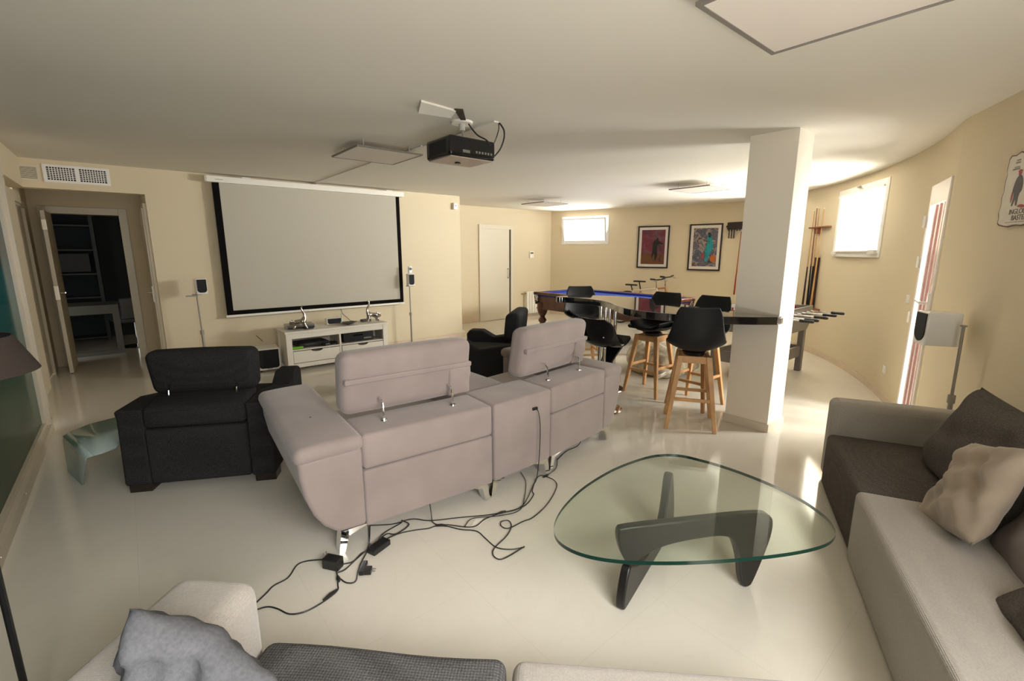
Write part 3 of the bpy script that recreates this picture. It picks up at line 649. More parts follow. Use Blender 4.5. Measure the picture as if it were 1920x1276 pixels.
# ------------------------------------------------------------------ wooden-legged bar stools
SHELL = M('matt_black_shell', (.009, .009, .010), .5, spec=.3); PAD = M('black_leatherette', (.009, .009, .010), .45, spec=.3)
def shell_mesh(prof, halfw, lift, thick, name, mat, parent, nu=16, sub=4, power=2.2):
    # prof: centre line (y, z) from seat front to back top; halfw, lift per station; edges curl along the local normal
    def cr1(a, i, t):
        g_ = lambda j: a[max(0, min(len(a) - 1, j))]
        p, q, r_, s_ = g_(i - 1), g_(i), g_(i + 1), g_(i + 2); return .5 * ((2 * q) + (r_ - p) * t + (2 * p - 5 * q + 4 * r_ - s_) * t * t + (3 * q - p - 3 * r_ + s_) * t ** 3)
    st_ = []
    for i in range(len(prof) - 1):
        for k in range(sub): t = k / sub; st_.append((cr1([p[0] for p in prof], i, t), cr1([p[1] for p in prof], i, t), cr1(halfw, i, t), cr1(lift, i, t)))
    st_.append((prof[-1][0], prof[-1][1], halfw[-1], lift[-1])); m = MB(); vs = []
    for i, (y, z, h, l) in enumerate(st_):
        a = st_[max(0, i - 1)]; b = st_[min(len(st_) - 1, i + 1)]; ty, tz = b[0] - a[0], b[1] - a[1]; L_ = math.hypot(ty, tz) or 1; ny, nz_ = tz / L_, -ty / L_
        if ny < 0 and nz_ < 0: ny, nz_ = -ny, -nz_
        if nz_ < 0 and abs(nz_) > abs(ny): ny, nz_ = -ny, -nz_
        if ny < 0 and abs(ny) > abs(nz_): ny, nz_ = -ny, -nz_
        for j in range(nu + 1):
            u = -1 + 2 * j / nu; c_ = abs(u) ** power * l; vs.append((u * h, y + ny * c_, z + nz_ * c_))
    n = nu + 1; fs_ = [(i * n + j, i * n + j + 1, (i + 1) * n + j + 1, (i + 1) * n + j) for i in range(len(st_) - 1) for j in range(nu)]
    m.add(vs, fs_); o = m.build(name, mat, parent, ang=80)
    s_ = o.modifiers.new('solid', 'SOLIDIFY'); s_.thickness = thick; s_.offset = 0
    sb = o.modifiers.new('sub', 'SUBSURF'); sb.levels = 1; sb.render_levels = 1
    return o
def bar_stool(label, loc, rz):
    t = thing('bar_stool', label, 'bar stool', loc, rz, 'wooden bar stools around the counter')
    prof = [(.235, .735), (.215, .745), (.12, .715), (.0, .695), (-.11, .70), (-.19, .745), (-.225, .82), (-.245, .92), (-.268, 1.03), (-.285, 1.095)]
    hw = [.150, .185, .225, .240, .245, .243, .228, .205, .180, .150]; lf = [.0, .01, .045, .07, .085, .085, .065, .045, .028, .01]
    sh = shell_mesh(prof, hw, lf, .014, 'seat_shell', SHELL, t)
    MB().cush(-.18, .18, -.16, .19, .705, .745, .02, (0, 0, .012), fn=lambda x, y, z: (x, y, z + .10 * (abs(x) / .2) ** 3)).build('seat_pad', PAD, t)
    MB().lathe([(.085, .0), (.10, .03), (.06, .045)], (0, 0, .645), 20).build('swivel_block', BLACK, t)
    for sx in (-1, 1):
        for sy in (-1, 1):
            MB().taper((sx * .20, sy * .20, 0), (sx * .115, sy * .115, .655), .016, .024).build('leg', BEECH, t, bevel=.006)
    a = MB(); a.box(-.13, .13, -.128, -.104, .59, .652); a.box(-.13, .13, .104, .128, .59, .652); a.box(-.128, -.104, -.13, .13, .59, .652); a.box(.104, .128, -.13, .13, .59, .652)
    a.build('apron', BEECH, t, bevel=.004)
    q = .165
    for k_, (a_, b_, z_) in enumerate((((-q, -q), (q, -q), .27), ((-q, q), (q, q), .27), ((-q, -q), (-q, q), .31), ((q, -q), (q, q), .31))):
        x0, x1 = sorted((a_[0], b_[0])); y0, y1 = sorted((a_[1], b_[1])); B(x0 - .010, x1 + .010, y0 - .010, y1 + .010, z_ - .014, z_ + .014).build('footrest_bar', BEECH, t, bevel=.003)
    return t
s1 = bar_stool('black bar stool on beech legs closest to the pillar, its whole back shown', (3.80, 2.04, 0), R(-57))
dup(s1, (4.35, 2.29, 0), R(90), 'black bar stool beyond the counter, half hidden behind the stool nearest the pillar')
dup(s1, (4.36, 2.83, 0), R(92), 'black bar stool at the middle of the counter, packing film on its footrest')
dup(s1, (4.40, 3.86, 0), R(145), 'black bar stool at the counter end furthest from the pillar')
# packing film wrapped round the third stool's footrest
FILM = M('packing_film', (.62, .56, .46), .25, spec=.8)
m_ = MB(); m_.add([(4.19, 2.652, .20), (4.52, 2.652, .225), (4.52, 2.650, .27), (4.19, 2.650, .25)], [(0, 1, 2, 3)]); o_ = m_.build('packing_film', FILM); s_ = o_.modifiers.new('s', 'SOLIDIFY'); s_.thickness = .003
tag(o_, 'crinkled clear packing film taped along a beech stool footrest', 'film')
# moulded gas-lift stool
sw = thing('swivel_stool', 'glossy black moulded scoop stool with chrome column, between mauve sofa and counter', 'bar stool', (3.50, 2.80, 0), R(-80))
shell_mesh([(.34, .70), (.26, .685), (.12, .655), (.0, .635), (-.09, .65), (-.15, .70), (-.185, .78), (-.21, .87), (-.235, .93)], [.10, .15, .19, .20, .20, .20, .195, .175, .12], [.0, .01, .02, .03, .05, .06, .055, .035, .01], .012, 'seat_shell', BLACKGLOSS, sw)
shell_mesh([(.30, .675), (.20, .60), (.10, .52), (.03, .44), (-.01, .36)], [.10, .085, .07, .055, .04], [0, 0, 0, 0, 0], .03, 'support_blade', BLACKGLOSS, sw)
MB().lathe([(.20, 0), (.20, .008), (.17, .016), (.06, .03), (.028, .05), (.026, .36), (.018, .37), (.018, .62)], (0, 0, 0), 32).build('column', CHROME, sw)

# ------------------------------------------------------------------ pool table
pt = thing('pool_table', 'mahogany pool table with blue cloth and net pockets beyond the bar counter', 'pool table', (6.35, 5.03, 0))
X0, X1, Y0, Y1 = -.62, .62, -1.25, 1.25
r_ = MB(); r_.box(X0, X0 + .09, Y0, Y1, .76, .815); r_.box(X1 - .09, X1, Y0, Y1, .76, .815); r_.box(X0 + .09, X1 - .09, Y0, Y0 + .09, .76, .815); r_.box(X0 + .09, X1 - .09, Y1 - .09, Y1, .76, .815); r_.build('rail', MAHOG, pt, bevel=.012, seg=3)
c_ = MB(); c_.box(X0 + .085, X0 + .125, Y0 + .12, Y1 - .12, .775, .808); c_.box(X1 - .125, X1 - .085, Y0 + .12, Y1 - .12, .775, .808); c_.box(X0 + .12, X1 - .12, Y0 + .085, Y0 + .125, .775, .808); c_.box(X0 + .12, X1 - .12, Y1 - .125, Y1 - .085, .775, .808); c_.build('cushion_rail', M('blue_cushion_cloth', (.010, .035, .26), .85), pt, bevel=.008)
B(X0 + .05, X1 - .05, Y0 + .05, Y1 - .05, .735, .775).build('playing_surface', BLUECLOTH, pt)
ap = MB(); ap.box(X0 + .06, X1 - .06, Y0 + .06, Y1 - .06, .50, .765); ap.box(X0 + .045, X1 - .045, Y0 + .045, Y1 - .045, .50, .53); ap.build('apron', MAHOG, pt, bevel=.006)
for sx in (-1, 1):
    for sy in (-1, 1):
        l = MB(); l.lathe([(.062, 0), (.07, .05), (.045, .09), (.068, .13), (.068, .20), (.045, .24), (.072, .27), (.078, .30), (.045, .345), (.05, .37), (.085, .43), (.10, .50), (.10, .62)], (sx * .50, sy * 1.12, 0), 20); l.build('leg', MAHOG, pt, ang=50)
for sx in (-1, 1):
    for sy in (-1, 0, 1):
        cx_, cy_ = sx * (.60 if sy == 0 else .57), sy * 1.20; n_ = MB()
        n_.tube([(cx_ + .055 * math.cos(a * math.pi / 8), cy_ + .055 * math.sin(a * math.pi / 8), .79) for a in range(16)], .012, closed=True)
        for a in range(8):
            for dr_ in (1, -1):
                n_.tube([(cx_ + (.055 - .02 * t) * math.cos((a + dr_ * t * 2) * math.pi / 4), cy_ + (.055 - .02 * t) * math.sin((a + dr_ * t * 2) * math.pi / 4), .79 - .15 * t) for t in (0, .33, .66, 1)], .004, 5)
        n_.lathe([(.03, -.05), (.036, 0)], (cx_, cy_, .64), 12)
        n_.build('pocket', BLACK, pt)

# ------------------------------------------------------------------ table football
ft = thing('football_table', 'grey table football game with steel rods and black grips behind the pillar', 'table football', (6.12, 2.42, 0))
GF = M('grey_laminate', (.17, .155, .14), .35)
bd = MB(); bd.prism([(-.64, .60), (-.60, .56), (.52, .56), (.62, .66), (.66, .86), (-.66, .86)], 'y', -.36, -.335); bd.prism([(-.64, .60), (-.60, .56), (.52, .56), (.62, .66), (.66, .86), (-.66, .86)], 'y', .335, .36)
bd.box(-.66, -.635, -.335, .335, .60, .86); bd.box(.60, .63, -.335, .335, .62, .86); bd.box(-.63, .60, -.335, .335, .60, .625); bd.build('cabinet', GF, ft, bevel=.006)
B(-.63, .60, -.33, .33, .70, .705).build('pitch', M('green_pitch', (.03, .16, .05), .5), ft)
for sx in (-1, 1):
    for sy in (-1, 1): B(sx * .545 - .04, sx * .545 + .04, sy * .30 - .035, sy * .30 + .035, 0, .60).build('leg', GF, ft, bevel=.01)
for sx in (-1, 1): B(sx * .545 - .015, sx * .545 + .015, -.265, .265, .20, .34).build('stretcher', GF, ft, bevel=.004)
for sy in (-1, 1): B(-.505, .505, sy * .30 - .015, sy * .30 + .015, .20, .34).build('stretcher', GF, ft, bevel=.004)
for i in range(8):
    x = -.52 + i * .148; side = -1 if i in (0, 1, 3, 5, 7) else 1
    rd = MB().tube([(x, -.50 if side < 0 else -.42, .80), (x, .42 if side < 0 else .52, .80)], .008).build('rod', CHROME, ft)
    a, b = (-.74, -.62) if side < 0 else (.50, .62)
    MB().tube([(x, -.65, .80), (x, -.42, .80)] if side < 0 else [(x, .42, .80), (x, .65, .80)], .008).build('rod_end', CHROME, rd)
    MB().lathe([(.014, 0), (.018, .02), (.016, .08), (.018, .13), (.012, .14)], (x, a, .80), 12, 'y').build('grip', BLACK, rd)
    for j in range(3 if i % 2 else 2):
        y = (-.2 + .2 * j) if i % 2 else (-.1 + .2 * j); f = MB(); f.box(x - .008, x + .008, y - .012, y + .012, .735, .84); f.ball((x, y, .85), .013); f.build('player', M('red_player', (.35, .02, .02), .4) if i % 3 else M('white_player', (.7, .7, .68), .4), rd)

# ------------------------------------------------------------------ projection screen
ps = thing('projection_screen', 'pull-down projection screen with black border hanging on the far wall', 'projection screen', (2.18, 6.9, 0))
def lx(x): return x - 2.18
c = MB(); c.box(lx(.885), lx(3.49), -.05, .05, 2.375, 2.45); c.build('screen_case', WHITE, ps, bevel=.006)
c = MB(); c.box(lx(.885) - .012, lx(.885), -.045, .045, 2.38, 2.445); c.build('case_cap', PVC, ps, bevel=.003)
c = MB(); c.box(lx(3.49), lx(3.49) + .012, -.045, .045, 2.38, 2.445); c.build('case_cap', PVC, ps, bevel=.003)
for x in (1.28, 3.22): B(lx(x), lx(x) + .09, -.03, .078, 2.448, 2.462).build('hanging_bracket', PVC, ps)
SCR = M('matt_screen_fabric', (.50, .465, .39), .9, spec=.1)
B(lx(1.02), lx(3.375), -.004, .0, .785, 2.38).build('screen_fabric', SCR, ps)
bk = MB(); bk.box(lx(.945), lx(1.02), -.005, .001, .73, 2.38); bk.box(lx(3.375), lx(3.435), -.005, .001, .73, 2.38); bk.box(lx(1.02), lx(3.375), -.005, .001, .73, .785); bk.build('black_border', M('matt_black_fabric', (.008, .007, .007), .95, spec=.05), ps)
B(lx(.93), lx(3.445), -.014, .010, .70, .73).build('bottom_bar', WHITE, ps, bevel=.004)
B(lx(.98), lx(1.06), -.0515, -.05, 2.405, 2.410).build('maker_mark', M('grey_print', (.2, .2, .2), .6), ps)

# ------------------------------------------------------------------ media unit and what stands on and in it
mu = thing('media_unit', 'white wooden low media unit with two drawers under the projection screen', 'media unit', (2.16, 6.5, 0))
MW = M('white_stained_wood', (.72, .67, .58), .45)
x0, x1, y0, y1, zt = -.69, .69, -.22, .22, .50
c = MB()
c.box(x0, x0 + .07, y0, y0 + .06, 0, zt); c.box(x1 - .07, x1, y0, y0 + .06, 0, zt); c.box(x0, x0 + .07, y1 - .06, y1, 0, zt); c.box(x1 - .07, x1, y1 - .06, y1, 0, zt)
c.box(x0 + .012, x0 + .035, y0 + .06, y1 - .06, .06, zt); c.box(x1 - .035, x1 - .012, y0 + .06, y1 - .06, .06, zt); c.box(x0 + .07, x1 - .07, y1 - .02, y1, .06, zt)
c.box(x0 + .07, x1 - .07, y0 + .005, y0 + .035, zt - .07, zt); c.box(x0 + .07, x1 - .07, y0 + .01, y1 - .02, .27, .285); c.box(x0 + .07, x1 - .07, y0 + .008, y1 - .02, .045, .10); c.box(-.012, .012, y0 + .01, y1 - .02, .10, zt - .03)
c.build('carcass', MW, mu, bevel=.003)
B(x0 - .01, x1 + .01, y0 - .01, y1 + .01, zt, zt + .028).build('top', MW, mu, bevel=.004)
for s_ in (-1, 1):
    a, b = sorted((s_ * .018, s_ * .615)); cx_ = (a + b) / 2
    pl = [(a, .108), (b, .108), (b, .262), (cx_ + .075, .262)] + [(cx_ + .075 * math.cos(t * math.pi / 8), .262 - .026 * math.sin(t * math.pi / 8)) for t in range(1, 8)] + [(cx_ - .075, .262), (a, .262)]
    d_ = MB().prism(pl, 'y', y0 + .004, y0 + .022).build('drawer', MW, mu, bevel=.002)
    B(cx_ - .075, cx_ + .075, y0 + .03, y0 + .032, .225, .268).build('drawer_recess_shade', M('recess_shade', (.05, .04, .03), .8), d_)  # dark plate paints the shade behind the finger cut-out
def mbox(name, label, cat, x, y, z, hx, hy, hz, mat, rz=0, extras=(), group=None, bev=.004):
    t = thing(name, label, cat, (x, y, z), rz, group)
    MB().box(-hx, hx, -hy, hy, 0.003, hz).build('case', mat, t, bevel=bev)
    for nm, args, m2 in extras: B(*args).build(nm, m2, t)
    return t
SILV = M('silver_plastic', (.35, .34, .32), .25, .6)
mbox('game_console', 'black game console lying in the left open bay of the media unit', 'game console', 1.83, 6.50, .286, .19, .14, .062, BLACK, R(3), [('disc_slot', (-.12, .02, -.1415, -.14, .04, .043), SILV), ('foot', (-.17, .17, -.12, .12, 0, .003), BLACK)])
mbox('av_receiver', 'black amplifier in the right open bay of the media unit', 'amplifier', 2.44, 6.51, .286, .215, .17, .125, BLACK, 0, [('display', (-.08, .06, -.1715, -.17, .08, .105), BLACKGLOSS), ('button_row', (.07, .18, -.172, -.17, .03, .05), SILV), ('foot', (-.19, .19, -.15, .15, 0, .003), BLACK)])
for i, (x, y, rz, lab) in enumerate(((1.99, 6.345, .3, 'black game controller in front of the console, left of its twin'), (2.09, 6.39, -.5, 'black game controller beside the bay divider of the media unit'))):
    t = thing('game_controller', lab, 'game controller', (x, y, .286), rz)
    k = MB(); k.cush(-.045, .045, -.03, .03, .004, .036, .014); k.tube([(-.04, 0, .022), (-.062, -.05, .014)], [.018, .012]); k.tube([(.04, 0, .022), (.062, -.05, .014)], [.018, .012]); k.build('body', BLACK, t)
    k = MB(); k.lathe([(.008, 0), (.009, .014)], (-.022, -.008, .034), 10); k.build('thumb_stick', BLACK, t); k = MB(); k.lathe([(.008, 0), (.009, .014)], (.022, -.008, .034), 10); k.build('thumb_stick', BLACK, t)
g_ = MB().cush(1.545, 1.68, 6.31, 6.36, .288, .318, .006).build('game_case', M('lime_green_plastic', (.16, .42, .02), .35)); tag(g_, 'lime green game case at the front of the left bay', 'game case')
mbox('set_top_box', 'silver and black player box behind the left chrome figurine on the media unit', 'media player', 1.72, 6.57, .528, .17, .12, .055, SILV, R(-4), [('front_panel', (-.165, .165, -.1225, -.12, .008, .03), BLACK)])
mbox('router_box', 'small black box in front of the silver player on the media unit', 'box', 1.79, 6.40, .528, .055, .035, .035, BLACK, R(5))
mbox('hard_drive', 'small black box beside the right chrome figurine on the media unit', 'box', 2.64, 6.55, .528, .07, .035, .035, BLACK, R(8))
def speaker(name, label, x, y, z, hx, hy, hz, rz=0, cat='speaker', rx=.6):
    t = thing(name, label, cat, (x, y, z), rz)
    WS = M('white_speaker_shell', (.80, .78, .74), .2)
    MB().cush(-hx, hx, -hy, hy, 0, hz, min(hx, hz / 2) * .14).build('cabinet', WS, t)
    r_ = hx * rx; q = [(-hx * .86, hz * .95), (-hx * .86, hz * .10 + r_)] + [(-hx * .86 + r_ - r_ * math.cos(a * math.pi / 12), hz * .10 + r_ - r_ * math.sin(a * math.pi / 12)) for a in range(1, 7)] + [(hx * .86 - r_ + r_ * math.sin(a * math.pi / 12), hz * .10 + r_ - r_ * math.cos(a * math.pi / 12)) for a in range(0, 6)] + [(hx * .86, hz * .10 + r_), (hx * .86, hz * .95)]
    MB().prism(q, 'y', -hy - .006, -hy + .004).build('grille', GRILLE, t, bevel=.002)
    return t
speaker('centre_speaker', 'small wide white speaker with black grille in the middle of the media unit', 2.20, 6.62, .528, .11, .045, .085, R(-3), rx=.25)
sub = speaker('subwoofer', 'white cube subwoofer with black grille on the floor left of the media unit', 1.315, 6.66, .022, .135, .17, .285, R(-6), cat='subwoofer', rx=.25)
for x in (-.1, .1):
    for y in (-.13, .13): MB().lathe([(.015, -.022), (.02, 0)], (x, y, .003), 12).build('foot', BLACK, sub)
B(-.03, .03, -.179, -.176, .022, .028).build('maker_mark', SILV, sub)
tag(MB().tube([(1.30, 6.80, .36), (1.29, 6.86, .38), (1.26, 6.96, .42)], .004).build('speaker_wire', BLACK), 'thin black wire running from the wall down to the subwoofer', 'cable')
tag(MB().tube([(2.42, 6.965, .72), (2.44, 6.93, .62), (2.47, 6.70, .535), (2.50, 6.66, .534)], .004).build('hanging_wire', BLACK), 'black wire hanging from under the screen onto the media unit', 'cable')
pl = thing('dish', 'shallow dark metal dish with curled rim on the media unit', 'dish', (2.32, 6.40, .528))
MB().lathe([(.02, 0), (.03, .006), (.07, .014), (.125, .036), (.13, .037), (.07, .020), (.0005, .012)], (0, 0, .0), 28, sy=.7).build('bowl', M('dark_pewter', (.06, .055, .05), .25, .9), pl)
tag(MB().tube([(2.21, 6.37, .575), (2.23, 6.40, .56), (2.24, 6.41, .68), (2.235, 6.41, .70)], .005).build('charging_cable', M('pale_blue_cable', (.35, .45, .45), .4)), 'pale blue cable loop standing up out of the dark dish', 'cable')
tag(B(2.46, 2.57, 6.58, 6.60, .529, .537).build('white_stick', WHITE), 'thin white plastic stick lying behind the dark dish', 'stick')
# polished figurines: a beast on four short legs with its long tail swung up high
FIGM = M('polished_nickel', (.42, .38, .34), .12, 1)
def figurine(label, loc, sx):
    t = thing('figurine', label, 'figurine', loc)
    V_ = [((0, 0, .11), .030), ((.06 * sx, 0, .12), .030), ((-.05 * sx, 0, .10), .026), ((-.085 * sx, 0, .095), .034), ((-.12 * sx, 0, .085), .020),     # spine, head
          ((.085 * sx, 0, .16), .024), ((.08 * sx, 0, .21), .017), ((.055 * sx, 0, .255), .013), ((.05 * sx, 0, .29), .010), ((.07 * sx, 0, .325), .006),   # tail
          ((-.055 * sx, -.03, .05), .014), ((-.06 * sx, -.035, .008), .011), ((-.055 * sx, .03, .05), .014), ((-.06 * sx, .035, .008), .011),
          ((.075 * sx, -.03, .06), .015), ((.10 * sx, -.035, .008), .011), ((.075 * sx, .03, .06), .015), ((.10 * sx, .035, .008), .011)]
    E_ = [(0, 1), (0, 2), (2, 3), (3, 4), (1, 5), (5, 6), (6, 7), (7, 8), (8, 9), (2, 10), (10, 11), (2, 12), (12, 13), (1, 14), (14, 15), (1, 16), (16, 17)]
    me = bpy.data.meshes.new('body'); me.from_pydata([v for v, r in V_], E_, []); me.materials.append(FIGM)
    o = bpy.data.objects.new('body', me); COL.objects.link(o); o.parent = t
    sk = o.modifiers.new('skin', 'SKIN'); sk.use_smooth_shade = True
    for i, (v, r) in enumerate(V_): me.skin_vertices[0].data[i].radius = (r, r)
    me.skin_vertices[0].data[0].use_root = True
    sb = o.modifiers.new('sub', 'SUBSURF'); sb.levels = 2; sb.render_levels = 2
    for yy in (-.032, .032): e = MB(); e.ball((-.075 * sx, yy, .115), .022, .006, .024); e.build('ear', FIGM, t)
    return t
figurine('chrome animal figurine with raised tail at the left end of the media unit', (1.66, 6.37, .528), 1)
figurine('chrome animal figurine with raised tail at the right end of the media unit', (2.70, 6.41, .528), -1)

# ------------------------------------------------------------------ satellite speakers on stands
def spk_stand(label, x, y, top, tilt=(0, 0), group=None, sh=.045):
    t = thing('speaker_stand', label, 'speaker stand', (x, y, 0))
    MB().lathe([(.11, 0), (.11, .012), (.03, .022)], (0, 0, 0), 28).build('base', GREYMETAL, t)
    MB().tube([(0, 0, .02), (tilt[0] * .5, tilt[1] * .5, top * .55)], .014).build('pole', GREYMETAL, t)
    MB().tube([(tilt[0] * .5, tilt[1] * .5, top * .50), (tilt[0], tilt[1], top)], .009).build('pole_extension', GREYMETAL, t)
    MB().tube([(tilt[0] * .5, tilt[1] * .5, top * .52), (tilt[0] * .5, tilt[1] * .5, top * .57)], .021).build('collar', GREYMETAL, t)
    MB().box(tilt[0] - sh, tilt[0] + sh, tilt[1] - sh * .9, tilt[1] + sh * .9, top - .008, top).build('shelf', GREYMETAL, t)
    return t
spk_stand('grey speaker stand with side arm left of the projection screen', .64, 6.72, 1.035, (-.01, 0))
B(-.12, .0, -.02, .02, 1.008, 1.022).build('side_arm', GREYMETAL, bpy.data.objects['speaker_stand'])
speaker('satellite_speaker', 'small white speaker with black grille on the stand left of the screen', .68, 6.72, 1.035, .058, .05, .185, R(8))
spk_stand('thin grey speaker stand right of the projection screen', 3.47, 6.74, 1.00, (.0, 0))
speaker('satellite_speaker', 'small white speaker with black grille on the stand right of the screen', 3.49, 6.74, 1.00, .052, .045, .19, R(0))
wc = thing('web_camera', 'white round-eyed camera standing on the speaker right of the screen', 'camera', (3.49, 6.74, 1.19))
MB().cush(-.034, .034, -.02, .02, 0, .12, .02).build('body', PVC, wc); MB().lathe([(.022, 0), (.022, .006)], (0, -.026, .078), 20, 'y').build('lens', BLACK, wc)
q = kpt(.73, .09); t = spk_stand('grey speaker stand behind the beige sofa by the barred door', q[0], q[1], 1.08, (-.01, .01), sh=.018)
# speaker turned towards the sofas, its white flank showing
q = kpt(.57, .17); speaker('satellite_speaker', 'white speaker with rounded black grille in front of the right wall below the sign', q[0], q[1], .92, .075, .095, .225, R(-148), rx=.9)

# ------------------------------------------------------------------ wall fittings
v = thing('air_vent', 'white rectangular double air grille above the hall opening', 'air vent', (-.27, 6.98, 2.345))
f_ = MB(); f_.box(-.265, .265, -.012, 0, -.09, -.065); f_.box(-.265, .265, -.012, 0, .065, .09); f_.box(-.265, -.235, -.012, 0, -.065, .065); f_.box(.235, .265, -.012, 0, -.065, .065); f_.box(-.018, .018, -.012, 0, -.065, .065); f_.build('frame', PVC, v, bevel=.002)
B(-.235, .235, -.001, 0, -.065, .065).build('duct', M('vent_shade', (.012, .01, .008), .9), v)  # flat near-black sheet paints the shade behind the grille, no hollow duct
gr_ = MB()
for i in range(1, 10):
    for s_ in (-1, 1): x = s_ * (.018 + .217 * i / 10); gr_.box(x - .0035, x + .0035, -.008, -.002, -.065, .065)
for i in range(1, 7): z = -.065 + .13 * i / 7; gr_.box(-.235, .235, -.010, -.003, z - .003, z + .003)
gr_.build('grid', PVC, v)
v = thing('air_vent', 'small beige louvred vent beside the double grille', 'air vent', (-.645, 6.98, 2.335))
f_ = MB(); f_.box(-.08, .08, -.008, 0, -.075, -.062); f_.box(-.08, .08, -.008, 0, .062, .075); f_.box(-.08, -.066, -.008, 0, -.062, .062); f_.box(.066, .08, -.008, 0, -.062, .062); f_.build('frame', CREAMDOOR, v)
B(-.066, .066, -.001, 0, -.062, .062).build('duct', M('vent_shade', (0, 0, 0)), v)  # same dark sheet, painted shade behind the louvres
f_ = MB()
for i in range(11): z = -.058 + .0116 * i; f_.box(-.066, .066, -.006, -.002, z - .0035, z + .0035)
f_.build('louvres', CREAMDOOR, v)
t = thing('motion_sensor', 'white motion sensor high on the corner of the screen wall', 'sensor', (4.50, 6.96, 2.30)); MB().cush(-.04, .04, -.04, .018, -.055, .055, .012).build('housing', PVC, t)
MB().lathe([(.010, 0), (.010, .003)], (0, -.043, .01), 12, 'y').build('lens', BLACK, t)
t = thing('thermostat', 'small white thermostat with grey display on the wall by the sliding door', 'thermostat', (7.45, 8.24, 1.465)); B(-.06, .06, -.02, .01, -.075, .075).build('housing', WHITE, t, bevel=.003); B(-.045, .045, -.022, -.02, .015, .055).build('display', M('grey_display', (.12, .11, .10), .3), t)
rd = thing('radiator', 'white ribbed column radiator on the recess wall behind the pool table', 'radiator', (7.55, 8.17, 0))
k = MB()
for i in range(8): k.cush(-.33 + i * .083, -.255 + i * .083, -.05, .05, .08, .60, .012, n=8)
k.build('columns', WHITE, rd); MB().tube([(-.33, 0, .56), (-.40, 0, .56), (-.40, .06, .56)], .014).build('valve', M('brass', (.5, .33, .12), .3, 1), rd); MB().tube([(-.33, 0, .12), (-.40, 0, .12), (-.40, 0, .0)], .012).build('pipe', M('brass', (0, 0, 0)), rd)
B(-.32, -.30, .0, .075, .08, .6).build('wall_bracket', WHITE, rd); 

# ------------------------------------------------------------------ ceiling: flat light panels, projector, hatch, ducting
PANEL = M('light_panel_diffuser', (.74, .67, .60), .6); PF = M('grey_panel_frame', (.20, .18, .155), .5)
def panel(label, x, y, z=2.40, rz=0, h=.305):
    t = thing('ceiling_light', label, 'ceiling light', (x, y, z), rz, 'square flat ceiling light panels')
    f_ = MB(); w_ = .011 if h < .31 else .019
    f_.box(-h, h, -h, -h + w_, -.006, .008); f_.box(-h, h, h - w_, h, -.006, .008); f_.box(-h, -h + w_, -h + w_, h - w_, -.006, .008); f_.box(h - w_, h, -h + w_, h - w_, -.006, .008); f_.build('frame', PF, t)
    B(-h + w_, h - w_, -h + w_, h - w_, -.003, .006).build('diffuser', PANEL, t)
    for sx in (-1, 1):
        for sy in (-1, 1): MB().tube([(sx * h * .7, sy * h * .7, .006), (sx * h * .7, sy * h * .7, H - z)], .004).build('spacer', STEEL, t)
    MB().box(-.06, .06, -.03, .03, .008, .04).build('driver', WHITE, t)
    return t
panel('square light panel near the projector, over the left of the room', 1.895, 4.21)
panel('large square light panel nearest the top right picture edge', 1.985, .66, 2.40, 0, .325)
panel('square light panel high near the far tilted window', 6.12, 6.42)
panel('square light panel above the table football, beside the pillar top', 6.38, 3.52)
du = MB(); du.box(2.20, 2.245, 2.85, 3.905, H - .010, H); du.box(2.16, 2.205, 4.52, 6.98, H - .010, H); du.box(2.18, 2.225, 3.905, 4.52, H - .010, H)
tag(du.build('cable_duct', CEIL), 'thin painted cable duct along the ceiling between projector and screen', 'cable duct')
K_ = 1.27
pj = thing('projector', 'black projector hanging from a white ceiling bracket above the sofas', 'projector', (2.013, 2.997, 0), R(0))
def pz(z): return 1.547 + (z - 1.547) * K_
MB().cush(-.205, .19, -.16, .17, pz(2.058), pz(2.165), .022).build('housing', BLACKGLOSS, pj)
MB().cush(-.19, .175, -.145, .155, pz(2.0545), pz(2.062), .004).build('underside', M('pale_pink_underside', (.42, .33, .27), .45), pj)
MB().lathe([(.043, 0), (.043, .025), (.033, .025), (.030, .015)], (-.09, .168, pz(2.11)), 24, 'y').build('lens', BLACKGLOSS, pj)
for i in range(6): B(.01 + .026 * i, .025 + .026 * i, -.163, -.157, pz(2.085), pz(2.097)).build('socket', M('socket_grey', (.16, .16, .14), .4), pj)
B(-.10, -.04, -.163, -.157, pz(2.08), pz(2.095)).build('power_socket', M('socket_grey', (0, 0, 0)), pj)
B(-.2055, -.202, -.11, .12, pz(2.075), pz(2.145)).build('side_vent', GRILLE, pj)
MB().lathe([(.024, -.010), (.018, .004)], (-.02, .03, pz(2.0545)), 14).build('foot_screw', BLACK, pj)
mt = thing('ceiling_mount', 'white round ceiling bracket and short pole holding the projector', 'bracket', (2.04, 3.03, 0))
MB().lathe([(.075, H - .016), (.082, H - .006), (.082, H)], (0, 0, 0), 28).build('ceiling_plate', WHITE, mt)
MB().tube([(0, 0, H - .01), (0, 0, 2.42)], .022, 14).build('pole', M('white_metal', (.6, .58, .54), .35, .2), mt); MB().tube([(0, 0, 2.43), (.005, -.005, 2.40), (0, -.01, 2.36)], .011).build('ball_joint', STEEL, mt)
for a in range(4):
    ang = R(45 + a * 90); MB().tube([(0, -.01, 2.372), (.05 * math.cos(ang), -.01 + .05 * math.sin(ang), 2.362), (.11 * math.cos(ang), -.01 + .11 * math.sin(ang), 2.335)], .006).build('spider_arm', WHITE, mt)
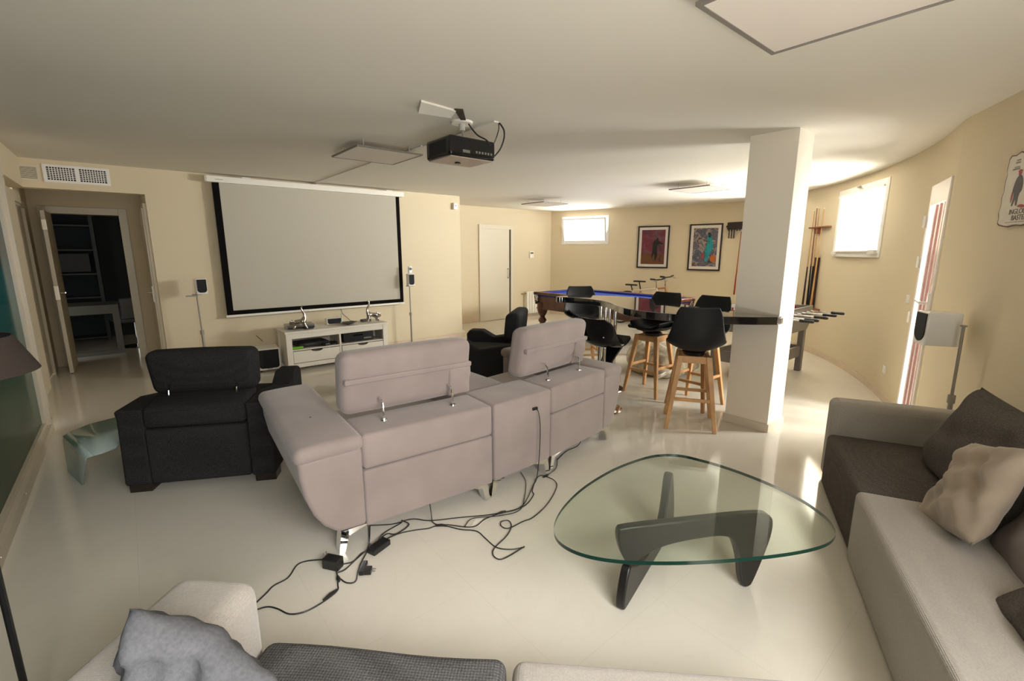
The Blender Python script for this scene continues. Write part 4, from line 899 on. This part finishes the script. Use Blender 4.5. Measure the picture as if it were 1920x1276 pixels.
def sp_(P, n=6):
    P = [Vector(p) for p in P]; Q = [2 * P[0] - P[1]] + P + [2 * P[-1] - P[-2]]; out = []
    for i in range(1, len(Q) - 2):
        a, b, c, d = Q[i - 1:i + 3]
        for k in range(n): t = k / n; out.append(.5 * ((2 * b) + (c - a) * t + (2 * a - 5 * b + 4 * c - d) * t * t + (3 * b - a - 3 * c + d) * t ** 3))
    return out + [P[-1]]
tag(MB().tube(sp_([(2.07, 2.985, 2.46), (2.075, 2.95, 2.42), (2.09, 2.90, 2.37), (2.13, 2.85, 2.335), (2.15, 2.835, 2.30)]), .0055).build('projector_cable', BLACK), 'black cable curving down from the bracket to the back of the projector', 'cable')
tag(MB().tube(sp_([(2.262, 2.87, 2.478), (2.275, 2.86, 2.46), (2.285, 2.84, 2.42), (2.275, 2.83, 2.36), (2.25, 2.84, 2.29), (2.205, 2.85, 2.235)]), .006).build('projector_cable', BLACK), 'thick black cable looping from the ceiling to the projector, outer of two', 'cable')
tag(MB().tube(sp_([(2.258, 2.872, 2.478), (2.26, 2.87, 2.44), (2.24, 2.87, 2.38), (2.215, 2.87, 2.33), (2.20, 2.87, 2.31)]), .004).build('projector_cable', BLACK), 'thin black cable looping from the ceiling to the projector, inner of two', 'cable')
hp = thing('access_hatch', 'white flap of an open ceiling hatch beside a dark slot near the projector', 'hatch', (1.72, 2.82, 2.475))
k = MB(); k.prism([(-.16, -.05), (.12, -.02), (.14, .08), (-.10, .10)], 'z', -.008, .005); k.xf(0, lambda x, y, z: (x, y, z - max(0, y) * .25)); k.build('flap', WHITE, hp, bevel=.002)
k = MB(); k.prism([(.10, -.03), (.27, .15), (.30, .13), (.15, -.06)], 'z', -.004, .005); k.build('slot', M('dark_slot', (0, 0, 0)), hp)

# ------------------------------------------------------------------ pictures, sign, cue racks on the walls
def wall_T(s0, s1):
    L, T, a, d, n = curve_frame(s0, s1); return L, T
def art_mat(name, cols, scale, seed, dist=1.5):
    m = bpy.data.materials.new(name); m.use_nodes = True; nt = m.node_tree; b = nt.nodes['Principled BSDF']; b.inputs['Roughness'].default_value = .35
    tc = nt.nodes.new('ShaderNodeTexCoord'); mp = nt.nodes.new('ShaderNodeMapping'); mp.inputs['Location'].default_value = (seed, seed * .7, seed * 1.3)
    n = nt.nodes.new('ShaderNodeTexNoise'); n.inputs['Scale'].default_value = scale; n.inputs['Detail'].default_value = 4; n.inputs['Distortion'].default_value = dist
    nt.links.new(tc.outputs['Object'], mp.inputs['Vector']); nt.links.new(mp.outputs['Vector'], n.inputs['Vector'])
    r = nt.nodes.new('ShaderNodeValToRGB'); e = r.color_ramp.elements; e[0].position = .3; e[0].color = (*cols[0], 1); e[1].position = .7; e[1].color = (*cols[-1], 1)
    for i, c in enumerate(cols[1:-1]): x = e.new(.3 + .4 * (i + 1) / (len(cols) - 1)); x.color = (*c, 1)
    nt.links.new(n.outputs['Fac'], r.inputs['Fac']); nt.links.new(r.outputs['Color'], b.inputs['Base Color']); return m
def picture(label, s0, s1, z0, z1, mat, shapes):
    L, T = wall_T(s0, s1); p, d, n = cpos((s0 + s1) / 2); off = .012
    t = thing('framed_picture', label, 'picture', (p.x, p.y, z0)); o0 = Vector((p.x, p.y, z0))
    def TT(u, o, z): q = T(u, o + off, z); return (q[0] - p.x, q[1] - p.y, q[2] - z0)
    fw, mw = .028, .085
    def bb_(u0, u1, o0_, o1, za, zb, nm, mat, par, bev=0):
        k = MB(); k.box(u0, u1, o0_, o1, za, zb); k.xf(0, TT); return k.build(nm, mat, par, bevel=bev)
    k = MB(); k.box(0, fw, 0, .022, z0, z1); k.box(L - fw, L, 0, .022, z0, z1); k.box(fw, L - fw, 0, .022, z0, z0 + fw); k.box(fw, L - fw, 0, .022, z1 - fw, z1); k.xf(0, TT); k.build('frame', DARKWOOD, t, bevel=.002)
    bb_(fw, L - fw, 0, .008, z0 + fw, z1 - fw, 'mount', M('cream_mount', (.72, .66, .60), .6), t)
    pr_ = bb_(mw, L - mw, .008, .010, z0 + mw, z1 - mw, 'print', mat, t)
    for nm, mt_, poly in shapes:
        k = MB(); k.prism([(mw + u * (L - 2 * mw), z0 + mw + w_ * (z1 - z0 - 2 * mw)) for u, w_ in poly], 'y', .010, .0112); k.xf(0, TT); k.build(nm, mt_, pr_)
    return t
ink = lambda n_, c: M(n_, c, .4)
fig1 = smooth2([(.66, .10), (.60, .10), (.57, .35), (.50, .20), (.44, .19), (.50, .45), (.48, .58), (.54, .68), (.62, .70), (.64, .76), (.70, .77), (.73, .72), (.70, .68), (.95, .60), (.94, .57), (.72, .60), (.66, .50), (.70, .36)], 1)
picture('framed red and violet poster with a dark standing figure on the far wall', 2.15, 2.82, 1.18, 2.08, art_mat('poster_red', [(.06, .03, .02), (.10, .04, .06), (.17, .02, .035), (.14, .08, .10), (.10, .05, .03)], 3.0, 2.0),
        [('ground', art_mat('poster_ground', [(.05, .03, .02), (.16, .06, .02), (.09, .06, .03)], 5, 5), [(0, 0), (1, 0), (1, .30), (0, .34)]), ('figure', ink('ink_black', (.012, .014, .012)), fig1)])
fig2 = smooth2([(.62, .12), (.54, .12), (.56, .30), (.50, .42), (.58, .55), (.60, .68), (.56, .74), (.62, .84), (.70, .84), (.74, .76), (.80, .66), (.86, .54), (.78, .40), (.70, .30), (.66, .22)], 1)
picture('framed collage poster with a turquoise figure on the far wall', 3.23, 3.88, 1.15, 2.09, art_mat('poster_collage', [(.04, .05, .07), (.16, .13, .15), (.05, .07, .11), (.34, .29, .25), (.12, .04, .03), (.07, .09, .12)], 6, 7, 1.2),
        [('figure', art_mat('poster_teal', [(.01, .16, .13), (.02, .30, .32), (.02, .12, .28)], 8, 1), fig2), ('orange_shape', ink('ink_orange', (.50, .12, .02)), smooth2([(.78, .12), (.98, .10), (.98, .30), (.80, .30), (.74, .2)], 1)), ('figure_head', ink('ink_black', (.012, .014, .012)), smooth2([(.60, .78), (.62, .88), (.70, .88), (.74, .80), (.68, .74)], 1)),
         ('red_shape', ink('ink_red', (.35, .04, .03)), smooth2([(.36, .22), (.46, .20), (.46, .34), (.40, .38)], 1))])
# tin film sign on the right wall
sg = thing('film_sign', 'cream tin film sign with burnt edges on the right wall above the speaker', 'sign', (*kpt(.685, .012), 1.69), math.atan2(DY, DX))
wv = lambda t: .006 * math.sin(t * 23) + .004 * math.sin(t * 57)
E_ = [(.0 + wv(i * .1), .02 + .38 * i / 12) for i in range(13)] + [(.02 + .44 * i / 10, .415 + wv(i * .17)) for i in range(11)] + [(.48 + wv(i * .13), .40 - .38 * i / 12) for i in range(13)] + [(.46 - .44 * i / 10, .0 + wv(i * .2)) for i in range(11)]
m_ = MB(); m_.prism(E_, 'y', -.006, 0); m_.build('plate', M('rust_edge', (.12, .045, .02), .6, noise=.4, nscale=40), sg)
m_ = MB(); m_.prism([(.24 + (x - .24) * .96, .208 + (z - .208) * .965) for x, z in E_], 'y', -.0075, -.005); pf_ = m_.build('printed_face', M('cream_tin_print', (.60, .54, .44), .45, noise=.05, nscale=20), sg)
INKD = M('ink_dark', (.03, .02, .02), .5); INKR = M('ink_red_dark', (.30, .02, .02), .5)
def sign_poly(nm, poly, mat, y=-.0085): k = MB(); k.prism(poly, 'y', y, -.007); return k.build(nm, mat, pf_)
text('title', 'INGLOURIOUS', .042, INKD, pf_, (.245, -.008, .068), (R(90), 0, 0), .0006)
text('title', 'BASTERDS', .042, INKD, pf_, (.235, -.008, .033), (R(90), 0, 0), .0006)
sign_poly('rule', [(.08, .022), (.40, .022), (.40, .024), (.08, .024)], INKD)
for j, (a, b, z, hh) in enumerate(((.085, .125, .372, .008), (.082, .125, .358, .009), (.075, .125, .335, .006), (.062, .13, .322, .010))): sign_poly('small_print', [(a, z), (b, z), (b, z + hh), (a, z + hh)], M('faded_ink', (.16, .12, .09), .5))
body_ = smooth2([(.115, .27), (.10, .22), (.10, .18), (.115, .20), (.12, .16), (.11, .115), (.125, .115), (.14, .16), (.15, .115), (.165, .115), (.165, .18), (.19, .20), (.185, .25), (.165, .285), (.14, .29)], 1)
sign_poly('figure', body_, INKD); sign_poly('figure_coat', smooth2([(.10, .21), (.092, .17), (.098, .13), (.108, .15), (.112, .20)], 1), INKR)
sign_poly('figure_head', smooth2([(.13, .285), (.128, .305), (.12, .312), (.14, .322), (.165, .312), (.158, .305), (.155, .285)], 1), INKR)
sign_poly('red_mark', smooth2([(.165, .110), (.20, .122), (.245, .112), (.235, .098), (.20, .102)], 1), INKR)
E_ = None

# cue racks on the curved wall
CUEM = M('maple_cue', (.52, .30, .12), .3, noise=.08, nscale=6); CUEB = M('dark_cue_butt', (.06, .015, .01), .25); REDW = M('reddish_wood', (.22, .07, .03), .35, noise=.2, nscale=10)
def cue(label, T, base, tip, off0=.05, off1=.045, butt=CUEB, group=None, shaft=CUEM):
    a = Vector(T(base[0], off0, base[1])); b = Vector(T(tip[0], off1, tip[1])); t = thing('pool_cue', label, 'pool cue', tuple(a))
    f = lambda k: tuple(a.lerp(b, k) - a)
    MB().tube([f(.42), f(.7), f(.992)], [.010, .008, .006], 10).build('shaft', shaft, t); MB().tube([f(0), f(.02), f(.42)], [.014, .0155, .010], 10).build('butt', butt, t); MB().tube([f(.985), f(1)], .0062, 8).build('tip', WHITE, t)
L, T = wall_T(6.12, 6.62)
rk = thing('cue_rack', 'reddish wooden wall cue rack holding cues, between the two windows', 'cue rack', (0, 0, 0))
k = MB(); bxT(k, T, 0.03, L - .02, .0, .085, .665, .69); k.build('base_shelf', REDW, rk, bevel=.004)
k = MB(); bxT(k, T, .02, L, .0, .07, 1.885, 1.905); bxT(k, T, .18, .24, 0, .05, 1.80, 1.885); k.build('clip_bar', REDW, rk, bevel=.004)
k = MB(); bxT(k, T, .20, .32, .004, .025, .70, 1.45); k.build('rack_back', M('dark_rack_back', (.035, .012, .008), .5), rk)
cue('slim pale cue, first in the wooden rack nearest the pillar', T, (.08, .69), (.09, 2.16))
cue('cue with a reddish shaft, second in the wooden wall rack', T, (.20, .69), (.15, 2.20), butt=M('black_cue_butt', (.015, .012, .012), .25), shaft=REDW)
cue('pale cue leaning just beside the reddish one in the wooden rack', T, (.26, .69), (.21, 2.19), butt=M('black_cue_butt', (0, 0, 0)))
cue('honey coloured cue closest to the large window in the wooden rack', T, (.31, .69), (.34, 2.17), butt=CUEM)
L, T = wall_T(3.98, 4.42)
rk = thing('cue_rack', 'black cue clip rack on the far wall beside the pillar', 'cue rack', (0, 0, 0))
k = MB(); bxT(k, T, .0, L, .0, .05, 1.96, 2.10); bxT(k, T, -.03, .03, .0, .04, 2.00, 2.04); k.build('top_rail', DARKWOOD, rk, bevel=.01)
for i in range(6):
    k = MB(); k0 = k.mark(); k.lathe([(.010, 0), (.013, .05)], (.045 + i * .058, .06, 1.93), 10); k.xf(k0, T); k.build('clip', BLACK, rk)
for i in range(3):
    k = MB(); k0 = k.mark(); k.tube([(.045 + i * .052, .035, 1.79), (.045 + i * .052, .035, 1.96)], .010); k.xf(k0, T); k.build('hanging_peg', DARKWOOD, rk)
cue('long red-butted cue standing under the black rack beside the pillar', T, (.27, .70), (.30, 1.93), butt=M('red_cue_butt', (.28, .015, .012), .3), shaft=M('red_brown_cue', (.25, .05, .02), .3))

# ------------------------------------------------------------------ bicycles behind the pool table
def bicycle(label, loc, rz, frame_mat, seat_h, bar_h, bar_w):
    t = thing('bicycle', label, 'bicycle', loc, rz)
    RB = BLACK
    for x in (-.52, .52):
        w_ = MB(); w_.tube([(x + .325 * math.cos(a * math.pi / 18), 0, .345 + .325 * math.sin(a * math.pi / 18)) for a in range(36)], .022, 8, closed=True); wh = w_.build('tyre', RB, t)
        w_ = MB(); w_.tube([(x + .30 * math.cos(a * math.pi / 18), 0, .345 + .30 * math.sin(a * math.pi / 18)) for a in range(36)], .009, 6, closed=True); w_.tube([(x, -.04, .345), (x, .04, .345)], .02, 12)
        for a in range(14): an = a * math.pi / 7; w_.tube([(x + .02 * math.cos(an), .02 * (-1) ** a, .345 + .02 * math.sin(an)), (x + .30 * math.cos(an), 0, .345 + .30 * math.sin(an))], .0015, 4)
        w_.build('rim', STEEL, wh)
    f = MB(); bb_ = (-.08, 0, .30); st_ = (-.22, 0, .72); hd = (.34, 0, .80); h2 = (.37, 0, .70)
    f.tube([bb_, st_], .016); f.tube([st_, hd], .017); f.tube([bb_, h2], .022); f.tube([hd, h2], .02)
    for y in (-.05, .05): f.tube([(-.52, y, .345), bb_], .009); f.tube([(-.52, y, .345), (st_[0], 0, st_[2] - .03)], .008)
    f.build('frame', frame_mat, t)
    f = MB(); f.tube([h2, (.39, 0, .63)], .022)
    for y in (-.06, .06): f.tube([(.39, y, .63), (.52, y, .345)], .016)
    f.tube([(.39, -.06, .63), (.39, .06, .63)], .018); f.build('fork', BLACK, t)
    f = MB(); f.tube([st_, (-.26, 0, seat_h - .03)], .013); f.build('seat_post', BLACK, t)
    MB().prism(smooth2([(-.39, -.065), (-.39, .065), (-.30, .06), (-.20, .022), (-.11, .012), (-.11, -.012), (-.20, -.022), (-.30, -.06)], 2), 'z', seat_h - .03, seat_h).build('saddle', BLACK, t, bevel=.012, seg=3)
    f = MB(); f.tube([hd, (.325, 0, bar_h - .03), (.39, 0, bar_h)], .016); f.build('stem', CHROME, t)
    f = MB(); f.tube([(.36, -bar_w, bar_h + .02), (.39, -.1, bar_h), (.39, .1, bar_h), (.36, bar_w, bar_h + .02)], .013); hb = f.build('handlebar', BLACK, t)
    for s_ in (-1, 1):
        f = MB(); f.tube([(.36, s_ * bar_w, bar_h + .02), (.375, s_ * (bar_w - .12), bar_h + .01)], .018); f.build('grip', BLACK, hb)
        f = MB(); f.tube([(.39, s_ * (bar_w - .15), bar_h), (.43, s_ * (bar_w - .10), bar_h - .02), (.43, s_ * (bar_w - .02), bar_h - .03)], .006); f.build('brake_lever', STEEL, hb)
    f = MB(); f.tube([(-.08, -.06, .30), (-.08, -.065, .31)], .09, 20); f.tube([(-.08, -.08, .30), (.06, -.08, .20)], .01); f.tube([(-.08, .08, .30), (-.22, .08, .40)], .01); f.build('crankset', STEEL, t)
    return t
bicycle('white bicycle with orange stripe nearer the pool table, saddle lower than its neighbour', (8.22, 5.66, 0), R(-88), M('white_bike_frame', (.65, .55, .45), .3), .86, .98, .27)
bicycle('dark bicycle with orange frame behind the white bicycle at the far wall', (8.52, 5.66, 0), R(-84), M('orange_bike_frame', (.50, .20, .06), .3), .92, 1.02, .28)

# ------------------------------------------------------------------ floor lamp at the left edge
fl = thing('floor_lamp', 'brown-shaded floor lamp with a black pole at the left picture edge', 'floor lamp', (-.415, 1.97, 0))
MB().lathe([(.14, 0), (.14, .015), (.02, .03)], (0, 0, 0), 32).build('base', BLACK, fl)
MB().tube([(0, 0, .02), (0, 0, 1.29)], .0095, 14).build('pole', BLACK, fl)
SH = M('brown_shade_fabric', (.030, .020, .015), .9)
k = MB(); k.lathe([(.182, 1.20), (.135, 1.305), (.132, 1.305), (.179, 1.20)], (0, 0, 0), 48); k.build('lamp_shade', SH, fl)
MB().ball((0, 0, 1.24), .03, .03, .045).build('bulb', WHITE, fl)

# ------------------------------------------------------------------ cables, adapters and plugs on the floor behind the sofa
def smooth_path(P, n=6):
    P = [Vector(p) for p in P]; Q = [2 * P[0] - P[1]] + P + [2 * P[-1] - P[-2]]; out = []
    for i in range(1, len(Q) - 2):
        a, b, c, d = Q[i - 1:i + 3]
        for k in range(n): t = k / n; out.append(.5 * ((2 * b) + (c - a) * t + (2 * a - 5 * b + 4 * c - d) * t * t + (3 * b - a - 3 * c + d) * t ** 3))
    return out + [P[-1]]
CAB = M('black_cable', (.015, .014, .014), .45)
def cable(label, pts, r=.0032, z=.004):
    P = [(p[0], p[1], p[2] if len(p) > 2 else z) for p in pts]; m = MB().tube(smooth_path(P), r, 6); return tag(m.build('power_cable', CAB), label, 'cable')
cable('black cable curving from the foreground sofa to the upright wall adapter', [(.25, 2.10), (.316, 2.147), (.357, 2.18), (.423, 2.195), (.482, 2.263), (.532, 2.262), (.595, 2.195, .02)])
cable('black cable looping low from the foreground sofa through the inline joint', [(.24, 2.07), (.299, 2.056), (.333, 2.014), (.367, 1.946), (.425, 1.918), (.503, 1.927), (.573, 1.955), (.59, 1.994), (.608, 2.049), (.615, 2.09, .02)])
cable('black cable from the upright adapter up under the sofa corner', [(.632, 2.113, .02), (.701, 2.107), (.76, 2.139), (.806, 2.158), (.85, 2.242), (.899, 2.353)], z=.006)
cable('black cable between the upright adapter and the double adapter', [(.62, 2.077), (.654, 2.077), (.711, 2.108), (.777, 2.144), (.81, 2.14, .02)])
cable('black cable sagging from the upright adapter to the loose plug', [(.612, 2.03), (.627, 1.979), (.664, 1.963), (.708, 2.041), (.79, 2.13, .012)])
cable('black cable arching from the double adapter back under the sofa', [(.868, 2.16, .03), (.932, 2.237), (1.056, 2.268), (.999, 2.288), (.9, 2.356)])
cable('short black cable looping over the double adapter', [(.889, 2.17, .03), (.94, 2.209), (.978, 2.177), (1.071, 2.21), (1.06, 2.277)], z=.010)
cable('long black cable running from the double adapter to its loose end by the glass table', [(.90, 2.14, .03), (.989, 2.179), (1.074, 2.152), (1.144, 2.116), (1.186, 2.109), (1.236, 2.066), (1.278, 1.992), (1.338, 1.921), (1.337, 1.836), (1.335, 1.738), (1.381, 1.675), (1.451, 1.641)])
cable('looped black cable with a small coil beside the glass table', [(1.451, 1.641), (1.335, 1.634), (1.285, 1.644), (1.28, 1.689), (1.319, 1.732), (1.437, 1.774), (1.516, 1.828), (1.537, 1.88), (1.499, 1.899), (1.472, 1.865), (1.489, 1.822), (1.594, 1.82), (1.673, 1.814), (1.839, 1.866), (2.022, 1.97), (2.081, 2.046), (2.078, 2.131)], z=.008)
cable('black cable dropping from the console port and running left along the sofa', [(1.985, 2.142, .52), (1.99, 2.118, .50), (1.99, 2.10, .40), (1.985, 2.10, .20), (1.965, 2.10, .05), (1.938, 2.10), (1.87, 2.04), (1.843, 2.001), (1.7, 1.942), (1.518, 1.992), (1.334, 2.096), (1.19, 2.176), (1.126, 2.25), (1.06, 2.277)], z=.005)
cable('thin black cable from beneath the console across the floor tape', [(1.979, 2.281), (1.913, 2.154), (1.77, 2.005), (1.651, 1.918), (1.525, 1.949), (1.388, 2.027), (1.299, 1.987)], .0025, .011)
cable('black cable from the left inline joint to the right sofa legs and beyond', [(1.236, 2.066), (1.337, 1.955), (1.439, 1.973), (1.537, 1.964), (1.7, 1.942), (2.005, 2.142), (2.078, 2.131), (2.134, 2.135), (2.221, 2.169), (2.33, 2.267)], z=.014)
cable('black cable hanging down from the sofa underside to the floor joint', [(1.20, 2.20, .13), (1.20, 2.18, .05), (1.19, 2.15, .01), (1.20, 2.11)], z=.005)
cable('black cable under the right recliner towards its far leg', [(2.33, 2.267), (2.50, 2.33), (2.62, 2.32, .02), (2.66, 2.30, .12)], .0035)
cable('black cable dropping from the left recliner beside its front leg', [(.835, 2.21, .12), (.83, 2.20, .06), (.82, 2.18, .01), (.80, 2.15)], .003)
for lab, a, b, r_ in (('slim inline joint near the loose plug', (.503, 1.927), (.573, 1.955), .009), ('small oval ferrite block below the upright adapter', (.60, 2.005), (.607, 2.045), .010), ('flat inline joint in the middle of the cables', (1.186, 2.109), (1.236, 2.066), .008), ('inline joint on the thick cable near the floor tape', (1.53, 1.975), (1.585, 1.965), .008), ('inline joint by the right sofa legs', (2.055, 2.13), (2.10, 2.13), .009)):
    tag(MB().tube([(*a, .010), ((a[0] + b[0]) / 2, (a[1] + b[1]) / 2, .011), (*b, .010)], [r_ * .6, r_, r_ * .6], 10).build('cable_joint', BLACK), 'black ' + lab, 'cable joint')
def adapter(label, loc, rz, hx, hy, hz, pins):
    t = thing('power_adapter', label, 'power adapter', loc, rz); MB().box(-hx, hx, -hy, hy, .0, hz).build('body', BLACK, t, bevel=.005)
    for i, p in enumerate(pins): MB().tube([p[:3], (p[0] + p[3], p[1] + p[4], p[2] + p[5])], .0025, 6).build('pin', STEEL, t)
    return t
adapter('black upright wall adapter with pins up near the front sofa leg', (.617, 2.135, .001), R(35), .026, .045, .055, [(-.010, .04, .055, 0, .004, .02), (.010, .04, .055, 0, .004, .02)])
adapter('black double adapter brick on the floor beside the front sofa leg', (.853, 2.125, .001), R(20), .058, .028, .032, [(-.045, .02, .032, -.01, 0, .018), (-.03, .02, .032, -.01, 0, .018)])
t = adapter('black right-angle plug lying with its pins to the side', (.725, 2.02, .001), R(55), .045, .013, .022, [(-.03, -.045, .012, 0, -.02, 0), (-.012, -.045, .012, 0, -.02, 0)]); MB().box(-.042, -.002, -.045, -.010, 0, .024).build('plug_head', BLACK, t, bevel=.003)
tp = MB(); tp.prism([(1.335, 1.975), (1.40, 2.02), (1.455, 1.99), (1.39, 1.96)], 'z', .001, .003); tag(tp.build('paper_tag', WHITE), 'white paper strip on the floor under the middle of the cables', 'paper')

# ------------------------------------------------------------------ wrapped bundle under the pool table side
bm_ = MB(); rnd = random.Random(2)
bm_.cush(4.88, 5.62, 2.90, 3.55, .0, .36, .10, (.03, .03, .05), n=20, fn=lambda x, y, z: (x + .02 * math.sin(19 * z + 11 * y), y + .02 * math.sin(23 * x + 9 * z), max(.004, z + (.018 * math.sin(31 * x + 7 * y) + .014 * math.sin(27 * y - 13 * x)) * (1 if z > .05 else 0))))
tag(bm_.build('plastic_bag', M('crumpled_plastic', (.50, .45, .34), .2, noise=.25, nscale=14, bump=.6, bscale=25, spec=.8), ang=70), 'bulging pale plastic-wrapped bundle on the floor behind the beech stools', 'bag')

# ------------------------------------------------------------------ dark office seen through the open door
GRW = M('grey_white_laminate', (.10, .10, .08), .5)
dk = thing('desk', 'pale desk with a square end frame inside the dark office', 'desk', (-.45, 9.55, 0))
k = MB(); k.box(-.55, .30, -.35, .35, .70, .75); k.build('desktop', GRW, dk)
k = MB(); k.box(.22, .30, -.36, -.31, 0, .70); k.box(-.55, -.47, -.36, -.31, 0, .70); k.box(-.47, .22, -.36, -.31, .0, .06); k.box(-.47, .22, -.36, -.31, .62, .70); k.build('end_frame', GRW, dk)
tb = thing('bookcase', 'dark open shelf unit against the office back wall', 'shelf', (-.75, 10.9, 0))
k = MB(); k.box(-.35, -.32, -.2, .2, 0, 2.3); k.box(.37, .42, -.2, .2, 0, 2.3)
for z in (.05, .75, 1.15, 1.55, 1.95): k.box(-.32, .37, -.2, .2, z, z + .025)
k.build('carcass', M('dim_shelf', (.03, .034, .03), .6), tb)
tag(B(-.95, -.45, 10.78, 11.05, 1.20, 1.50).build('storage_box', M('near_black_box', (.015, .015, .016), .6)), 'black box on the office shelf unit', 'box')
k = MB(); k.cush(-.92, -.52, 10.72, 10.95, 1.176, 1.182, .003); k.cush(-.85, -.60, 10.75, 10.9, 1.182, 1.24, .02)
tg = thing('office_chair', 'grey padded swivel chair with chrome column in the dark office', 'chair', (.02, 9.75, 0), R(20))
OC = M('grey_leatherette', (.07, .075, .08), .5)
MB().cush(-.27, .27, -.25, .25, .42, .52, .05).build('seat', OC, tg); MB().cush(-.27, .27, -.30, -.22, .48, .82, .04).build('backrest', OC, tg)
for s_ in (-1, 1): MB().cush(s_ * .27 - .04, s_ * .27 + .04, -.25, .22, .48, .68, .03).build('armrest', OC, tg)
MB().lathe([(.21, 0), (.20, .015), (.03, .04), (.026, .42)], (0, 0, 0), 28).build('column', CHROME, tg)
